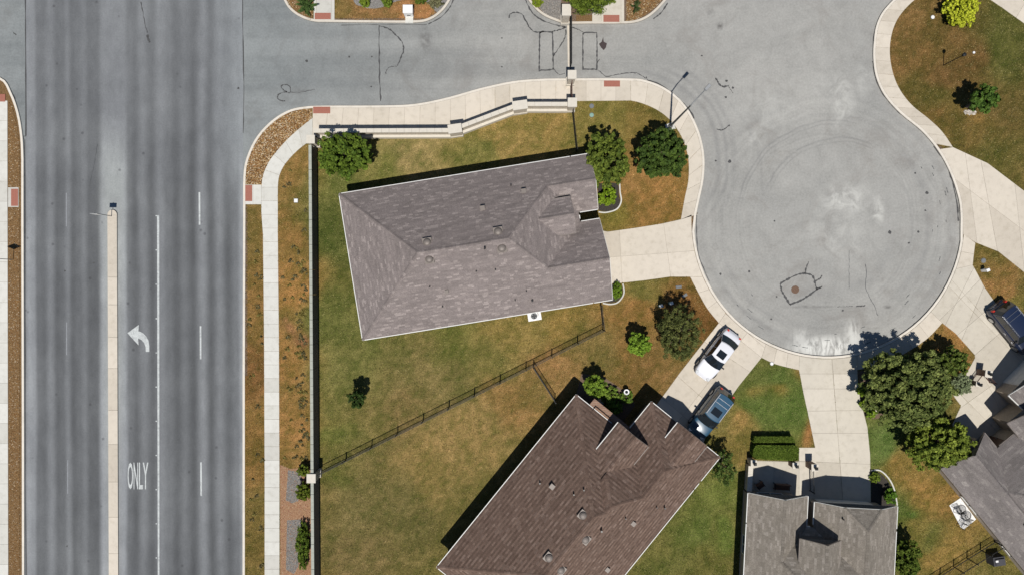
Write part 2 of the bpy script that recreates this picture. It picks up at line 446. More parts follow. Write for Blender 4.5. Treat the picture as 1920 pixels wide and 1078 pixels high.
M['earth'] = mulch('brown_leafy_earth', (.09, .06, .04), (.15, .105, .075), (.24, .18, .13))
M['rose_base'] = mulch('rosy_gravel_earth', (.14, .07, .045), (.30, .17, .10), (.45, .32, .2))
M['grey_base'] = mulch('grey_gravel', (.09, .085, .08), (.20, .19, .18), (.36, .35, .33))
def farground():
    t = NT('dry_ground', .95, .1); f = t.noise(.12, 5, .6); g = t.noise(5, 4, .7)
    c = t.ramp(f, [(.3, (.075, .085, .025)), (.55, (.15, .125, .045)), (.75, (.22, .165, .07))])
    return t.col(t.mix(1.0, c, t.ramp(g, [(.3, (.7, .7, .7)), (.7, (1.3, 1.3, 1.3))]), 'MULTIPLY'))
M['ground'] = farground()

# ------------------------------------------------------------------ ground, carriageways
link('ground', mesh('ground', [(-400, -400, -.05), (400, -400, -.05), (400, 400, -.05), (-400, 400, -.05)], [(0, 1, 2, 3)]), M['ground'], kind='structure')
sheet('avenue', GL([(20, -700), (456, -700), (456, 1800), (20, 1800)]), 0.004, M['avenue'])
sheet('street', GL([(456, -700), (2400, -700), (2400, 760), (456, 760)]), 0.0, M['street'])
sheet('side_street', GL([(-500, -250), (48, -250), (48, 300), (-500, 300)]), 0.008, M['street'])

# raised blocks ---------------------------------------------------------------
CC, CR = (1551, 417), 250.5
def arc(a0, a1, r=CR, n=24, c=CC):
    return [(c[0] + r * math.cos(R(a0 + (a1 - a0) * i / n)), c[1] + r * math.sin(R(a0 + (a1 - a0) * i / n))) for i in range(n + 1)]
curveA = smooth([(457, 345), (459, 315), (466, 290), (479, 263), (498, 239), (522, 219), (548, 206), (575, 201), (605, 199.5), (720, 199), (780, 196), (840, 184), (900, 167), (960, 154), (1010, 149.5), (1060, 148.5),
                 (1180, 148.5), (1210, 152), (1240, 163), (1268, 182), (1289, 206), (1305, 236), (1315, 266), (1320, 300), (1318, 338), (1311, 372)], 4)
curveB = arc(176, 0 + 8, n=44)       # angle measured in picture sense (y down): left -> bottom -> right
curveC = smooth([(1799, 430), (1799, 400), (1795, 370), (1780, 325), (1757, 283), (1727, 247), (1687, 214), (1657, 180), (1641, 145), (1636, 110), (1637, 80), (1641, 52), (1651, 28), (1667, 8), (1690, -14), (1720, -40), (1760, -80), (1790, -140)], 4)
outline = [(456, 1800), (456, 700), (457, 400)] + curveA + [(1305, 400)] + curveB + curveC[1:]
bigpoly = GL(outline + [(2400, -140), (2400, 1800)])
link('block_base', (lambda m: mesh('block_base', m.v, m.f))(MB().prism(bigpoly, -.02, .10)), M['earth'], kind='structure')
def ribbon(pts, w, z0, z1, name, mat, parent=None, kind='structure', side=1, closed=False):
    a = pts; b = offset(pts, side * w)
    mb = MB(); n = len(a)
    for i in range(n - 1):
        q = [a[i], a[i + 1], b[i + 1], b[i]]; q = ccw(q)
        mb.add([(p[0], p[1], z0) for p in q] + [(p[0], p[1], z1) for p in q], [(4, 5, 6, 7), (0, 1, 5, 4), (2, 3, 7, 6), (1, 2, 6, 5), (3, 0, 4, 7)])
    return mb.obj(name, mat, parent, kind)
kerbline = GL(outline)
ribbon(kerbline, -.19, -.01, .148, 'kerb', M['kerb'])
# left block
leftK = smooth([(-160, 150), (-60, 146), (0, 150), (20, 178), (33, 215), (40, 258), (42, 300)], 4) + [(42, 400), (43, 800), (44, 1800)]
leftpoly = GL(leftK + [(-600, 1800), (-600, 150)])
MB().prism(leftpoly, -.02, .10).obj('block_base', M['gravel_base'], kind='structure')
ribbon(GL(leftK), .19, -.01, .148, 'kerb', M['kerb'])
# islands in the entry street
isl1 = smooth([(495, -300), (500, -100), (515, -40), (532, 0), (545, 20), (565, 34), (590, 42), (620, 43), (700, 44), (780, 44), (808, 38), (828, 24), (842, 6), (850, -14), (856, -60), (856, -300)], 4)
isl2 = smooth([(975, -300), (976, -60), (985, -10), (1000, 14), (1018, 30), (1040, 40), (1062, 46), (1110, 46), (1160, 46), (1190, 44), (1215, 34), (1238, 14), (1254, -10), (1262, -60), (1262, -300)], 4)
for I in (isl1, isl2):
    MB().prism(GL(I), -.02, .10).obj('island_base', M['earth'], kind='structure')
    ribbon(GL(I), .19, -.01, .148, 'kerb', M['kerb'])

# ------------------------------------------------------------------ lawns (coloured by where the turf is green or dry)
D = []
def T_(px, py, r, c, s=1.0): D.append((px, py, r, lin(c), s))
for a in ((620, 450, 60, (84, 92, 40)), (620, 600, 60, (92, 98, 44)), (640, 700, 60, (102, 104, 50)), (625, 820, 40, (96, 102, 44)), (640, 345, 40, (92, 100, 44)),
          (760, 290, 60, (128, 118, 68)), (930, 250, 60, (132, 116, 60)), (1030, 230, 40, (132, 114, 58)), (900, 290, 40, (106, 106, 50)), (720, 320, 30, (112, 112, 54)),
          (800, 700, 80, (112, 104, 56)), (760, 780, 50, (118, 104, 58)), (850, 640, 60, (98, 100, 44)), (960, 620, 50, (120, 108, 52)), (1060, 610, 40, (126, 108, 50)), (700, 650, 40, (90, 96, 42)), (930, 680, 60, (106, 102, 48)),
          (700, 950, 90, (104, 98, 52)), (660, 1040, 60, (108, 98, 54)), (800, 870, 60, (128, 112, 60)), (880, 820, 50, (134, 116, 64)), (960, 750, 50, (130, 106, 56)), (770, 1000, 50, (96, 92, 46)), (640, 900, 30, (96, 98, 44)), (1040, 690, 40, (130, 104, 56)),
          (1130, 220, 50, (114, 106, 48)), (1200, 215, 40, (108, 96, 42)), (1190, 340, 40, (138, 108, 56)), (1240, 380, 50, (134, 104, 50)), (1170, 410, 25, (112, 104, 40)), (1260, 220, 25, (100, 92, 40)), (1195, 270, 20, (132, 106, 54)),
          (1210, 545, 40, (104, 100, 44)), (1190, 590, 40, (132, 102, 50)), (1290, 560, 30, (118, 86, 40)), (1320, 600, 30, (112, 80, 38)), (1210, 700, 50, (116, 92, 46)), (1250, 720, 40, (124, 100, 52)), (1170, 660, 40, (120, 96, 46)), (1110, 660, 40, (110, 98, 48)),
          (1400, 720, 30, (86, 96, 40)), (1440, 710, 30, (78, 96, 38)), (1470, 760, 40, (84, 104, 42)), (1510, 740, 16, (148, 108, 56)), (1505, 800, 18, (140, 104, 54)), (1395, 800, 25, (146, 120, 62)), (1370, 850, 25, (116, 104, 48)), (1420, 780, 30, (84, 102, 42)), (1440, 740, 18, (130, 114, 52)),
          (1350, 930, 40, (92, 104, 42)), (1300, 1000, 50, (86, 100, 40)), (1390, 880, 20, (130, 110, 56)), (1330, 1040, 40, (96, 96, 42)), (1260, 1050, 40, (92, 96, 42)), (1370, 1000, 20, (88, 104, 40)),
          (1655, 840, 40, (84, 106, 46)), (1650, 960, 50, (84, 100, 40)), (1700, 880, 25, (128, 108, 50)), (1715, 930, 40, (138, 112, 54)), (1700, 1000, 30, (112, 104, 46)), (1770, 960, 40, (128, 104, 50)), (1760, 1030, 40, (126, 108, 50)), (1700, 1040, 20, (76, 98, 38)), (1690, 980, 20, (80, 104, 40)), (1740, 1000, 20, (96, 98, 42)),
          (1780, 640, 25, (150, 112, 58)), (1790, 680, 20, (138, 104, 54)), (1860, 490, 30, (104, 92, 40)), (1880, 530, 30, (138, 106, 56)), (1910, 560, 25, (112, 104, 46)),
          (1720, 60, 50, (112, 90, 46)), (1700, 120, 40, (114, 90, 46)), (1740, 70, 40, (86, 76, 32)), (1800, 130, 60, (98, 78, 38)), (1880, 80, 50, (80, 84, 34)), (1750, 180, 50, (88, 82, 34)), (1820, 250, 50, (102, 88, 40)), (1880, 300, 50, (92, 88, 38)), (1830, 220, 25, (124, 100, 46)), (1880, 200, 40, (96, 84, 40)), (1740, 210, 30, (110, 88, 42)),
          (478, 450, 40, (112, 96, 46)), (478, 560, 40, (124, 98, 48)), (478, 700, 50, (112, 84, 42)), (478, 850, 50, (118, 94, 44)), (478, 1000, 60, (106, 92, 42)),
          (550, 330, 40, (128, 104, 52)), (550, 450, 40, (132, 104, 52)), (545, 560, 50, (146, 112, 56)), (548, 680, 50, (140, 108, 54)), (550, 800, 50, (142, 110, 56)), (568, 620, 20, (136, 98, 62)),
          (690, 30, 60, (128, 100, 56)), (790, 25, 40, (150, 110, 64)), (650, 10, 40, (112, 96, 48)), (2100, 400, 200, (100, 90, 42)), (550, 1400, 300, (110, 98, 48)), (1200, 1400, 400, (100, 98, 46))):
    T_(*a)
DA = np.array([(d[0], d[1], d[2], *d[3]) for d in D])
def lawncol(X, Y):
    px = X * K + 960; py = 539 - Y * K
    num = np.zeros((len(X), 3)); den = np.zeros(len(X)) + 1e-9
    wx = px + (vnoise(X, Y, .45, 3) - .5) * 55; wy = py + (vnoise(X, Y, .45, 5) - .5) * 55
    for d in DA:
        ww = 1.0 / (((wx - d[0]) ** 2 + (wy - d[1]) ** 2) / d[2] ** 2 + .04) ** 2
        num += ww[:, None] * d[3:6]; den += ww
    c = num / den[:, None] / 1.16
    g_ = c.mean(1)[:, None]; c = c * .90 + g_ * .10 * np.array([1.05, 1.0, .8]); c *= np.array([1.15, 1.10, 1.12]); c *= (1 + .05 * np.sin((Y * .987 - X * .16) * 11.5 + 2 * vnoise(X, Y, .3, 31)))[:, None]
    a = vnoise(X, Y, .9, 1); b = vnoise(X, Y, 2.6, 2); e = vnoise(X, Y, 6.5, 8)
    f2 = vnoise(X, Y, 14, 12); t = np.clip((a * .3 + b * .4 + e * .35 + f2 * .25 - .64) * 2.7, -1, 1)[:, None]
    dry = np.array([1.62, 1.48, 1.75]); grn = np.array([.56, .70, .50])
    c = c * np.where(t > 0, 1 + (dry - 1) * t, 1 + (grn - 1) * (-t))
    return np.clip(c, 0, 1)
nogrow = []     # polygons (world) where no lawn is laid / no tufts grow
def lawn(name, poly, z=.112, cell=.3):
    P = np.array(poly); x0, y0 = P.min(0); x1, y1 = P.max(0)
    x0 = max(x0, -52); x1 = min(x1, 54); y0 = max(y0, -36); y1 = min(y1, 36)
    nx, ny = int((x1 - x0) / cell) + 1, int((y1 - y0) / cell) + 1
    gx, gy = np.meshgrid(x0 + np.arange(nx + 1) * cell, y0 + np.arange(ny + 1) * cell)
    Q = np.stack([gx.ravel(), gy.ravel()], 1); ins = inside(Q, poly).reshape(ny + 1, nx + 1)
    ok = ins[:-1, :-1] & ins[1:, :-1] & ins[1:, 1:] & ins[:-1, 1:]
    j, i = np.nonzero(ok); a = j * (nx + 1) + i
    F = np.stack([a, a + 1, a + nx + 2, a + nx + 1], 1)
    used, inv = np.unique(F.ravel(), return_inverse=True); V = Q[used]; F = inv.reshape(-1, 4)
    zz = z + .012 * vnoise(V[:, 0], V[:, 1], 1.3, 4)
    me = mesh(name, np.column_stack([V, zz]), F.tolist(), lawncol(V[:, 0], V[:, 1]))
    return link(name, me, M['lawn'], kind='structure', smooth=True)
lawn('lawn', inset(bigpoly, .1))
lawn('lawn', inset(GL(isl1), .1))

# ------------------------------------------------------------------ pavements: every slab its own piece
covers = []
def setting(name, kind='structure'):
    o = bpy.data.objects.new(name, None); COL.objects.link(o); o['kind'] = kind; return o
def slab(poly, parent, mat, z0=.06, z1=.14, gap=.010, name='slab'):
    if len(poly) < 3 or abs(area(poly)) < .02: return
    covers.append(poly)
    MB().prism(inset(poly, gap), z0, z1 + random.uniform(-.003, .003)).obj(name, mat, parent)
def base(poly, parent, z=.121): sheet('joint_bed', poly, z, M['joint'], None, parent)
def strip(name, A, B, n, mat, m=4, parent=None):
    A = resample(GL(A), n * m); B = resample(GL(B), n * m); p = parent or setting(name)
    base(A + B[::-1], p)
    for i in range(n):
        slab(A[i * m:(i + 1) * m + 1] + B[i * m:(i + 1) * m + 1][::-1], p, mat)
    return p
def cutslab(name, poly, lines, mat, parent=None):
    p = parent or setting(name); base(GL(poly), p); ps = [GL(poly)]
    for L in lines:
        a, b = G(*L[0]), G(*L[1]); nx = []
        for q in ps: nx += [c for c in (clip(q, a, b, 1), clip(q, a, b, -1)) if len(c) > 2 and abs(area(c)) > .05]
        ps = nx
    for q in ps: slab(q, p, mat)
    return p
def sub(pts, f):  # keep points satisfying f
    return [p for p in pts if f(p)]
KW = 4.4  # kerb width in pixels
kin = [((p[0] * K + 960), (539 - p[1] * K)) for p in offset(kerbline, -.195)]
kinA = [p for p in kin if p[1] < 420 and p[0] < 1330]

# left walk
strip('pavement', [(497, 1320), (497, 880), (496, 640), (494, 440), (491, 400), (491, 352)], [(525, 1320), (525, 880), (524, 640), (522, 440), (522, 400), (522, 352)], 38, M['conc_white'])
LL = smooth([(491, 352), (494, 330), (504, 306), (520, 284), (540, 262), (562, 242), (587, 222)], 5)
RR = smooth([(522, 352), (524, 333), (532, 314), (545, 297), (560, 282), (574, 271), (587, 262)], 5)
strip('pavement', LL, RR, 5, M['conc_white'])
# crossing ramp at the avenue
cutslab('ramp', [(461, 347), (491, 347), (491, 384), (461, 384)], [((475.5, 300), (475.5, 400))], M['conc_white'])
def tactile(x0, y0, x1, y1):
    pad = setting('tactile_paving'); X0, Y0 = G(x0, y1); X1, Y1 = G(x1, y0)
    MB().box(((X0 + X1) / 2, (Y0 + Y1) / 2, .143), (X1 - X0, Y1 - Y0, .02)).obj('paving_base', M['red_paver'], pad)
    mb = MB(); n = int((X1 - X0) / .12); m = int((Y1 - Y0) / .12)
    for i in range(n):
        for j in range(m):
            mb.box((X0 + (i + .5) * (X1 - X0) / n, Y0 + (j + .5) * (Y1 - Y0) / m, .157), (.05, .05, .01), taper=.7)
    mb.obj('raised_dot', M['red_paver'], pad, 'stuff')
tactile(461, 348, 474, 378)
# walk along the entry street
topK = [p for p in kinA if 586 <= p[0] <= 1180 and p[1] < 210]
topK = [(587, 203)] + topK + [(1182, 152)]
wallBase = [(587, 262), (600, 248), (842, 248), (880, 240), (925, 222), (965, 205), (985, 202), (1075, 200), (1130, 190), (1182, 190)]
def upto(pts, x0, x1): return [p for p in pts if x0 <= p[0] <= x1]
strip('pavement', [p for p in topK if p[0] < 1065] + [(1071, 152.5)], [(587, 262), (600, 250), (700, 250), (842, 250), (880, 242), (925, 226), (965, 208), (985, 204), (1071, 202)], 17, M['conc_warm'])
strip('pavement', [(1071, 152.5), (1182, 152.5)], [(1071, 191), (1182, 190)], 4, M['conc_warm'])
east = [p for p in kinA if p[0] >= 1182]
strip('pavement', [(1182, 152.5)] + east + [(1309, 400)], smooth([(1182, 190), (1200, 194), (1225, 204), (1248, 219), (1266, 239), (1281, 266), (1290, 300), (1290, 338), (1283, 372), (1276, 412)], 4), 10, M['conc_warm'])
tactile(588, 201.5, 620, 214); tactile(1132, 152.5, 1162, 164)
# cul-de-sac segments
def arcin(a0, a1, n=10): return arc(a0, a1, CR + KW + .3, n)
def angof(p): return math.degrees(math.atan2(p[1] - CC[1], p[0] - CC[0]))
a1, a2, a3, a4, a5, a6, a7 = 156.5, 138.5, 117, 102, 77.5, 41, 6
cutslab('driveway', [(1139, 435), (1190, 428), (1240, 420), (1276, 412), (1309, 402)] + arcin(183, a1, 8) + [(1293, 519), (1256, 519), (1205, 526), (1150, 532), (1120, 520), (1116, 430)],
        [((1139, 483), (1310, 470)), ((1243, 415), (1257, 520)), ((1161, 430), (1166, 530))], M['conc_warm'])
strip('pavement', arcin(a1, a2), smooth([(1293, 519), (1307, 546), (1325, 578), (1347, 605)], 4), 3, M['conc_warm'])
cutslab('driveway', arcin(a2, a3) + [(1427, 670), (1385, 722), (1330, 800), (1310, 850), (1240, 800), (1200, 800), (1240, 745), (1275, 697), (1347, 605)],
        [((1347, 605), (1427, 670)), ((1320, 640), (1410, 700)), ((1268, 703), (1350, 775)), ((1240, 745), (1330, 820)), ((1360, 588), (1445, 662)), ((1387, 640), (1270, 790))], M['conc_warm'])
strip('pavement', arcin(a3, a4, 6), smooth([(1427, 670), (1450, 681), (1475, 688), (1497, 693)], 4), 3, M['conc_warm'])
cutslab('driveway', arcin(a4, a5) + [(1606, 693), (1608, 730), (1616, 765), (1625, 800), (1630, 850), (1632, 965), (1500, 965), (1500, 930), (1527, 838), (1517, 790), (1505, 735), (1497, 693)],
        [((1450, 700), (1650, 700)), ((1552, 600), (1570, 820)), ((1570, 820), (1582, 980)), ((1480, 728), (1650, 728)), ((1480, 770), (1650, 768)), ((1490, 811), (1650, 811)), ((1490, 863), (1650, 870))], M['conc_drive'])
cutslab('path', [(1497, 838), (1527, 838), (1530, 872), (1520, 950), (1400, 950), (1406, 862), (1497, 864)], [((1400, 864), (1530, 864)), ((1497, 800), (1497, 960)), ((1450, 860), (1450, 960))], M['conc_drive'])
strip('pavement', arcin(a5, a6), smooth([(1606, 693), (1640, 686), (1680, 670), (1715, 650), (1742, 630), (1765, 605)], 4), 5, M['conc_warm'])
cutslab('driveway', arcin(a6, a7 + 14) + [(1822, 497), (1845, 540), (1880, 590), (1990, 720), (1990, 800), (1900, 790), (1875, 745), (1826, 685), (1826, 665), (1790, 625), (1765, 605)],
        [((1790, 570), (1835, 480)), ((1800, 640), (1850, 520)), ((1793, 628), (1873, 560)), ((1780, 540), (1850, 612)), ((1826, 665), (1900, 600)), ((1850, 600), (1940, 700)), ((1770, 590), (1800, 560))], M['conc_drive'])
cutslab('path', [(1826, 671), (1836, 676), (1880, 720), (1910, 760), (1860, 830), (1800, 850), (1784, 795), (1800, 760), (1785, 740), (1810, 700)],
        [((1800, 740), (1835, 775)), ((1826, 671), (1860, 740)), ((1790, 770), (1860, 720))], M['conc_drive'])
strip('pavement', arcin(a7 + 14, a7 - 1, 6), [(1822, 497), (1824, 478), (1827, 456)], 2, M['conc_warm'])
kC = [p for p in kin if p[0] > 1600 and p[1] < 440]
kC.sort(key=lambda p: -p[1]) if False else None
d5o = [p for p in kC if p[1] > 275]; d5o = sorted(d5o, key=lambda p: p[1])
cutslab('driveway', [(1785, 277), (1850, 307), (1920, 360), (2050, 460), (2050, 610), (1920, 512), (1870, 472), (1827, 455), (1804, 440)] + d5o[::-1] + [],
        [((1803, 250), (1830, 455)), ((1835, 290), (1868, 470)), ((1780, 330), (1920, 435)), ((1900, 340), (1920, 520))], M['conc_warm'])
up = sorted([p for p in kC if p[1] <= 277 and p[1] > -75], key=lambda p: -p[1])
strip('pavement', up, smooth([(1785, 277), (1765, 248), (1740, 224), (1708, 198), (1685, 168), (1672, 135), (1667, 100), (1670, 68), (1680, 40), (1698, 16), (1722, -6), (1752, -34), (1780, -70)], 4), 17, M['conc_warm'])
cutslab('driveway', [(1850, -2), (1885, 22), (1920, 47), (2050, 130), (2050, -120), (1820, -120), (1800, -40)], [((1850, 0), (1980, -60)), ((1900, 40), (1960, -60))], M['conc_warm'])
# walks on islands and left block
cutslab('pavement', [(589, -120), (628, -120), (628, 39), (589, 39)], [((590, -30), (630, -30)), ((594, 30), (594, -130)), ((622, 30), (622, -130))], M['conc_white'])
cutslab('pavement', [(1110, -120), (1170, -120), (1170, 42), (1110, 42)], [((1100, -10), (1180, -10)), ((1127, 30), (1127, -130)), ((1164, 30), (1164, -130))], M['conc_drive'])
tactile(591, 26, 621, 38); tactile(1131, 30, 1161, 43)
strip('pavement', [(-20, 190), (-20, 1320)], [(16, 190), (18, 1320)], 30, M['conc_white'])
cutslab('ramp', [(17, 352), (37, 352), (37, 389), (17, 389)], [], M['conc_white'])
tactile(23, 355, 36, 387); tactile(0, 178, 12, 192)
# median in the avenue
med = setting('median')
nose = [(221, 404)] + [(212 + 9 * math.cos(R(a)), 404 + 10 * math.sin(R(a))) for a in range(-15, -170, -20)] + [(203, 404)]
ys = [404, 520, 571, 632, 690, 768, 832, 902, 968, 1036, 1100, 1180, 1320]
MB().prism(GL(nose), -.01, .155).obj('nose', M['conc_warm'], med)
for y0, y1 in zip(ys[:-1], ys[1:]):
    off = lambda y: (y - 400) / 680 * 2.5
    MB().prism(inset(GL([(203 + off(y0), y0), (221 + off(y0), y0), (221 + off(y1), y1), (203 + off(y1), y1)]), .01), -.01, .15).obj('slab', M['conc_warm'], med)

# ------------------------------------------------------------------ beds
def bed(name, px, mat, z=.128):
    p = GL(px); covers.append(p); return sheet(name, p, z, mat)
GRAVEL = [(.50, .38, .21), (.36, .19, .07), (.24, .12, .045), (.62, .52, .38), (.14, .08, .035), (.42, .27, .12)]
def stones(name, px, n, pal, s0=.05, s1=.11, z=.13, flat=.5):
    poly = GL(px); P = np.array(poly); a, b = P.min(0), P.max(0)
    Q = RNG.uniform(a, b, (n * 4, 2)); Q = Q[inside(Q, poly)][:n]; n = len(Q)
    s = RNG.uniform(s0, s1, n); th = RNG.uniform(0, 6.28, n); V = np.zeros((n, 4, 3, 3)); hgt = s * flat * RNG.uniform(.6, 1.3, n)
    ang = [th + k * math.pi / 2 + RNG.uniform(-.3, .3, n) for k in range(4)]
    ring = [np.stack([Q[:, 0] + s * np.cos(t) * .6, Q[:, 1] + s * np.sin(t) * .5, np.full(n, z - .01)], 1) for t in ang]
    top = np.stack([Q[:, 0] + RNG.uniform(-.01, .01, n), Q[:, 1], z + hgt], 1)
    for k in range(4):
        V[:, k, 0] = ring[k]; V[:, k, 1] = ring[(k + 1) % 4]; V[:, k, 2] = top
    pal = np.array(pal); c = pal[RNG.integers(0, len(pal), n)] * RNG.uniform(.75, 1.2, (n, 1))
    C = np.repeat(c, 12, axis=0)
    return link(name, mesh_np(name, V.reshape(-1, 3), 3, np.clip(C, 0, 1)), M['attr'], kind='stuff')
kb = [p for p in kinA if p[1] > 203 and p[1] < 350 and p[0] < 586]
bedA = kb + [(586, 204), (584, 222)] + LL[::-1][1:-1] + [(490, 346), (462, 346)]
bed('gravel_bed', bedA, M['gravel_base']); stones('gravel', bedA, 4200, GRAVEL, .06, .15)
bedL = [(18, 192), (24, 200), (33, 235), (38, 275), (38, 352), (18, 352)]
bedL2 = [(18, 390), (38, 390), (39, 1250), (19, 1250)]
for b in (bedL, bedL2):
    bed('gravel_bed', b, M['gravel_base']); stones('gravel', b, int(abs(area(GL(b))) * 150), GRAVEL[1:], .04, .10)
b = [(1174, -60), (1252, -60), (1248, -10), (1232, 12), (1210, 30), (1188, 40), (1174, 41)]
bed('gravel_bed', b, M['gravel_base']); stones('gravel', b, 1800, GRAVEL, .05, .12)
b = [(1001, 5), (1015, 0), (1052, -10), (1052, 38), (1040, 36), (1020, 26)]
bed('gravel_bed', b, M['grey_base']); stones('gravel', b, 900, [(.3, .28, .26), (.2, .18, .16), (.4, .36, .32)], .04, .09)
b = [(1080, 30), (1111, 30), (1111, 42), (1080, 42)]
bed('gravel_bed', b, M['gravel_base'])
b = smooth([(660, -40), (664, 5), (680, 14), (700, 18), (722, 14), (745, 4), (775, 0), (800, 6), (822, 26), (836, 10), (846, -10), (846, -60), (660, -60)], 3)
bed('gravel_bed', b, M['grey_base']); stones('gravel', b, 1600, [(.4, .4, .38), (.3, .3, .29), (.5, .49, .47)], .04, .09)
b = smooth([(538, -40), (540, 8), (550, 20), (568, 32), (586, 38), (588, 0), (588, -40)], 3)
bed('gravel_bed', b, M['gravel_base']); stones('gravel', b, 900, GRAVEL, .05, .12)
rose = [(.50, .30, .20), (.58, .40, .22), (.42, .22, .15), (.62, .48, .34), (.35, .15, .10)]
b = [(526, 870), (545, 878), (562, 876), (590, 876), (592, 1250), (527, 1250)]
bed('gravel_bed', b, M['rose_base']); stones('gravel', b, 5200, rose, .04, .10)
for b in ([(541, 880), (562, 884), (567, 896), (560, 938), (548, 942), (537, 936)], [(539, 974), (566, 972), (560, 1060), (552, 1074), (537, 1066)]):
    bed('grey_gravel_bed', b, M['grey_base'], .134); stones('gravel', b, 1500, [(.30, .29, .28), (.2, .19, .19), (.42, .40, .38)], .04, .085, z=.137)
bed('mulch_bed', smooth([(1120, 345), (1156, 345), (1160, 365), (1162, 380), (1153, 394), (1134, 397), (1122, 395)], 3), M['mulch'])
bed('mulch_bed', smooth([(1142, 540), (1150, 532), (1164, 535), (1167, 550), (1158, 563), (1144, 567), (1130, 565)], 3), M['mulch'])
bed('mulch_bed', [(1080, 740), (1090, 700), (1130, 705), (1165, 728), (1185, 745), (1190, 760), (1160, 800), (1120, 800)], M['earth'])
bed('mulch_bed', smooth([(1632, 884), (1645, 884), (1662, 898), (1672, 920), (1676, 948), (1632, 948)], 3), M['mulch'])
bed('leaf_litter_bed', [(1606, 695), (1650, 690), (1680, 690), (1700, 720), (1690, 770), (1640, 785), (1620, 783), (1612, 735)], M['earth'])
def edging(px, name='bed_edging'):
    ribbon(GL(smooth(px, 4)), .11, .10, .20, name, M['conc_white'])
edging([(1160, 345), (1161, 362), (1163, 378), (1155, 392), (1136, 398), (1122, 397)])
edging([(1166, 532), (1168, 550), (1158, 565), (1144, 569), (1130, 567)])
edging([(1632, 882), (1648, 882), (1664, 897), (1674, 918), (1679, 946)])

# grass tufts ------------------------------------------------------------------
def tufts(name, poly, dens, hmax=.07, z=.115):
    P = np.array(poly); a, b = P.min(0), P.max(0)
    a = np.maximum(a, (-44.8, -26)); b = np.minimum(b, (45, 26))
    n = int((b[0] - a[0]) * (b[1] - a[1]) * dens); Q = RNG.uniform(a, b, (n, 2))
    Q = Q[inside(Q, poly)]
    for c in covers:
        C = np.array(c); lo, hi = C.min(0) - .02, C.max(0) + .02
        m = (Q[:, 0] > lo[0]) & (Q[:, 0] < hi[0]) & (Q[:, 1] > lo[1]) & (Q[:, 1] < hi[1])
        if m.any():
            idx = np.nonzero(m)[0]; k = inside(Q[idx], c); Q = np.delete(Q, idx[k], axis=0)
    n = len(Q); c = lawncol(Q[:, 0], Q[:, 1]) * RNG.uniform(.55, 1.5, (n, 1))
    straw = RNG.random(n) < .17 * (.4 + 1.4 * vnoise(Q[:, 0], Q[:, 1], 1.1, 21)); c[straw] = (c[straw] * 1.1 + np.array([.17, .14, .07])) * RNG.uniform(.7, 1.15, (straw.sum(), 1))
    th = RNG.uniform(0, 6.28, n); L = RNG.uniform(.4, 1, n) * hmax; wd = RNG.uniform(.02, .05, n)
    lean = RNG.uniform(.3, 1.1, n) * hmax
    dx, dy = np.cos(th), np.sin(th); V = np.zeros((n, 3, 3))
    V[:, 0] = np.stack([Q[:, 0] - dy * wd, Q[:, 1] + dx * wd, np.full(n, z)], 1)
    V[:, 1] = np.stack([Q[:, 0] + dy * wd, Q[:, 1] - dx * wd, np.full(n, z)], 1)
    V[:, 2] = np.stack([Q[:, 0] + dx * lean, Q[:, 1] + dy * lean, z + L], 1)
    return link(name, mesh_np(name, V.reshape(-1, 3), 3, np.clip(np.repeat(c, 3, axis=0), 0, 1)), M['grass'], kind='stuff')
tufts('grass', inset(bigpoly, .22), 190)
tufts('grass', inset(GL(isl1), .22), 190)

# ------------------------------------------------------------------ road paint, sealed cracks, covers
def poly_obj(name, px, z0, z1, mat, parent=None, kind=None):
    return MB().prism(GL(px), z0, z1).obj(name, mat, parent, kind)
marks = setting('road_marking')
poly_obj('edge_line', [(294.6, 404), (298.6, 404), (299.2, 1320), (296.4, 1320)], .006, .009, M['paint'], marks)
for x, y0, y1 in ((374, 361, 422), (376, 611, 673), (377, 866, 929), (378, 1120, 1180)):
    poly_obj('lane_dash', [(x - 1.5, y0), (x + 1.5, y0), (x + 1.8, y1), (x - 1.2, y1)], .006, .009, M['paint'], marks)
for x, y0, y1 in ((124.5, 362, 425), (125, 604, 665), (127, 862, 925)):
    poly_obj('lane_dash', [(x - .9, y0), (x + .9, y0), (x + .9, y1), (x - .9, y1)], .006, .009, M['paint_faded'], marks)
for i in range(12):
    y = 404 + i * 64
    poly_obj('reflector', [(292, y), (294.5, y), (294.5, y + 2), (292, y + 2)], .006, .02, M['paint'], marks)
poly_obj('turn_arrow', [(239, 624), (260.5, 608.5), (259.5, 621)] + [(262, 621), (268, 624), (274, 630), (278.5, 638), (280, 648), (280, 659), (273.5, 659), (273, 650), (270, 642), (265, 636.5), (259, 634)] + [(260, 647)], .006, .010, M['paint'], marks)
def text(s, cx, cy, wd, ht, mat, parent):
    cu = bpy.data.curves.new('t', 'FONT'); cu.body = s; cu.extrude = .002; cu.resolution_u = 3; cu.offset = .012
    o = bpy.data.objects.new('t', cu); COL.objects.link(o)
    dg = bpy.context.evaluated_depsgraph_get(); dg.update()
    me = bpy.data.meshes.new_from_object(o.evaluated_get(dg)); bpy.data.objects.remove(o)
    v = np.zeros(len(me.vertices) * 3); me.vertices.foreach_get('co', v); v = v.reshape(-1, 3)
    lo, hi = v[:, :2].min(0), v[:, :2].max(0); v[:, 0] = ((v[:, 0] - lo[0]) / (hi[0] - lo[0]) - .5) * wd; v[:, 1] = ((v[:, 1] - lo[1]) / (hi[1] - lo[1]) - .5) * ht
    me.vertices.foreach_set('co', v.ravel()); me.update(); me.materials.clear()
    return link('word_only', me, mat, parent, loc=(cx, cy, .010))
X, Y = G(259, 892)
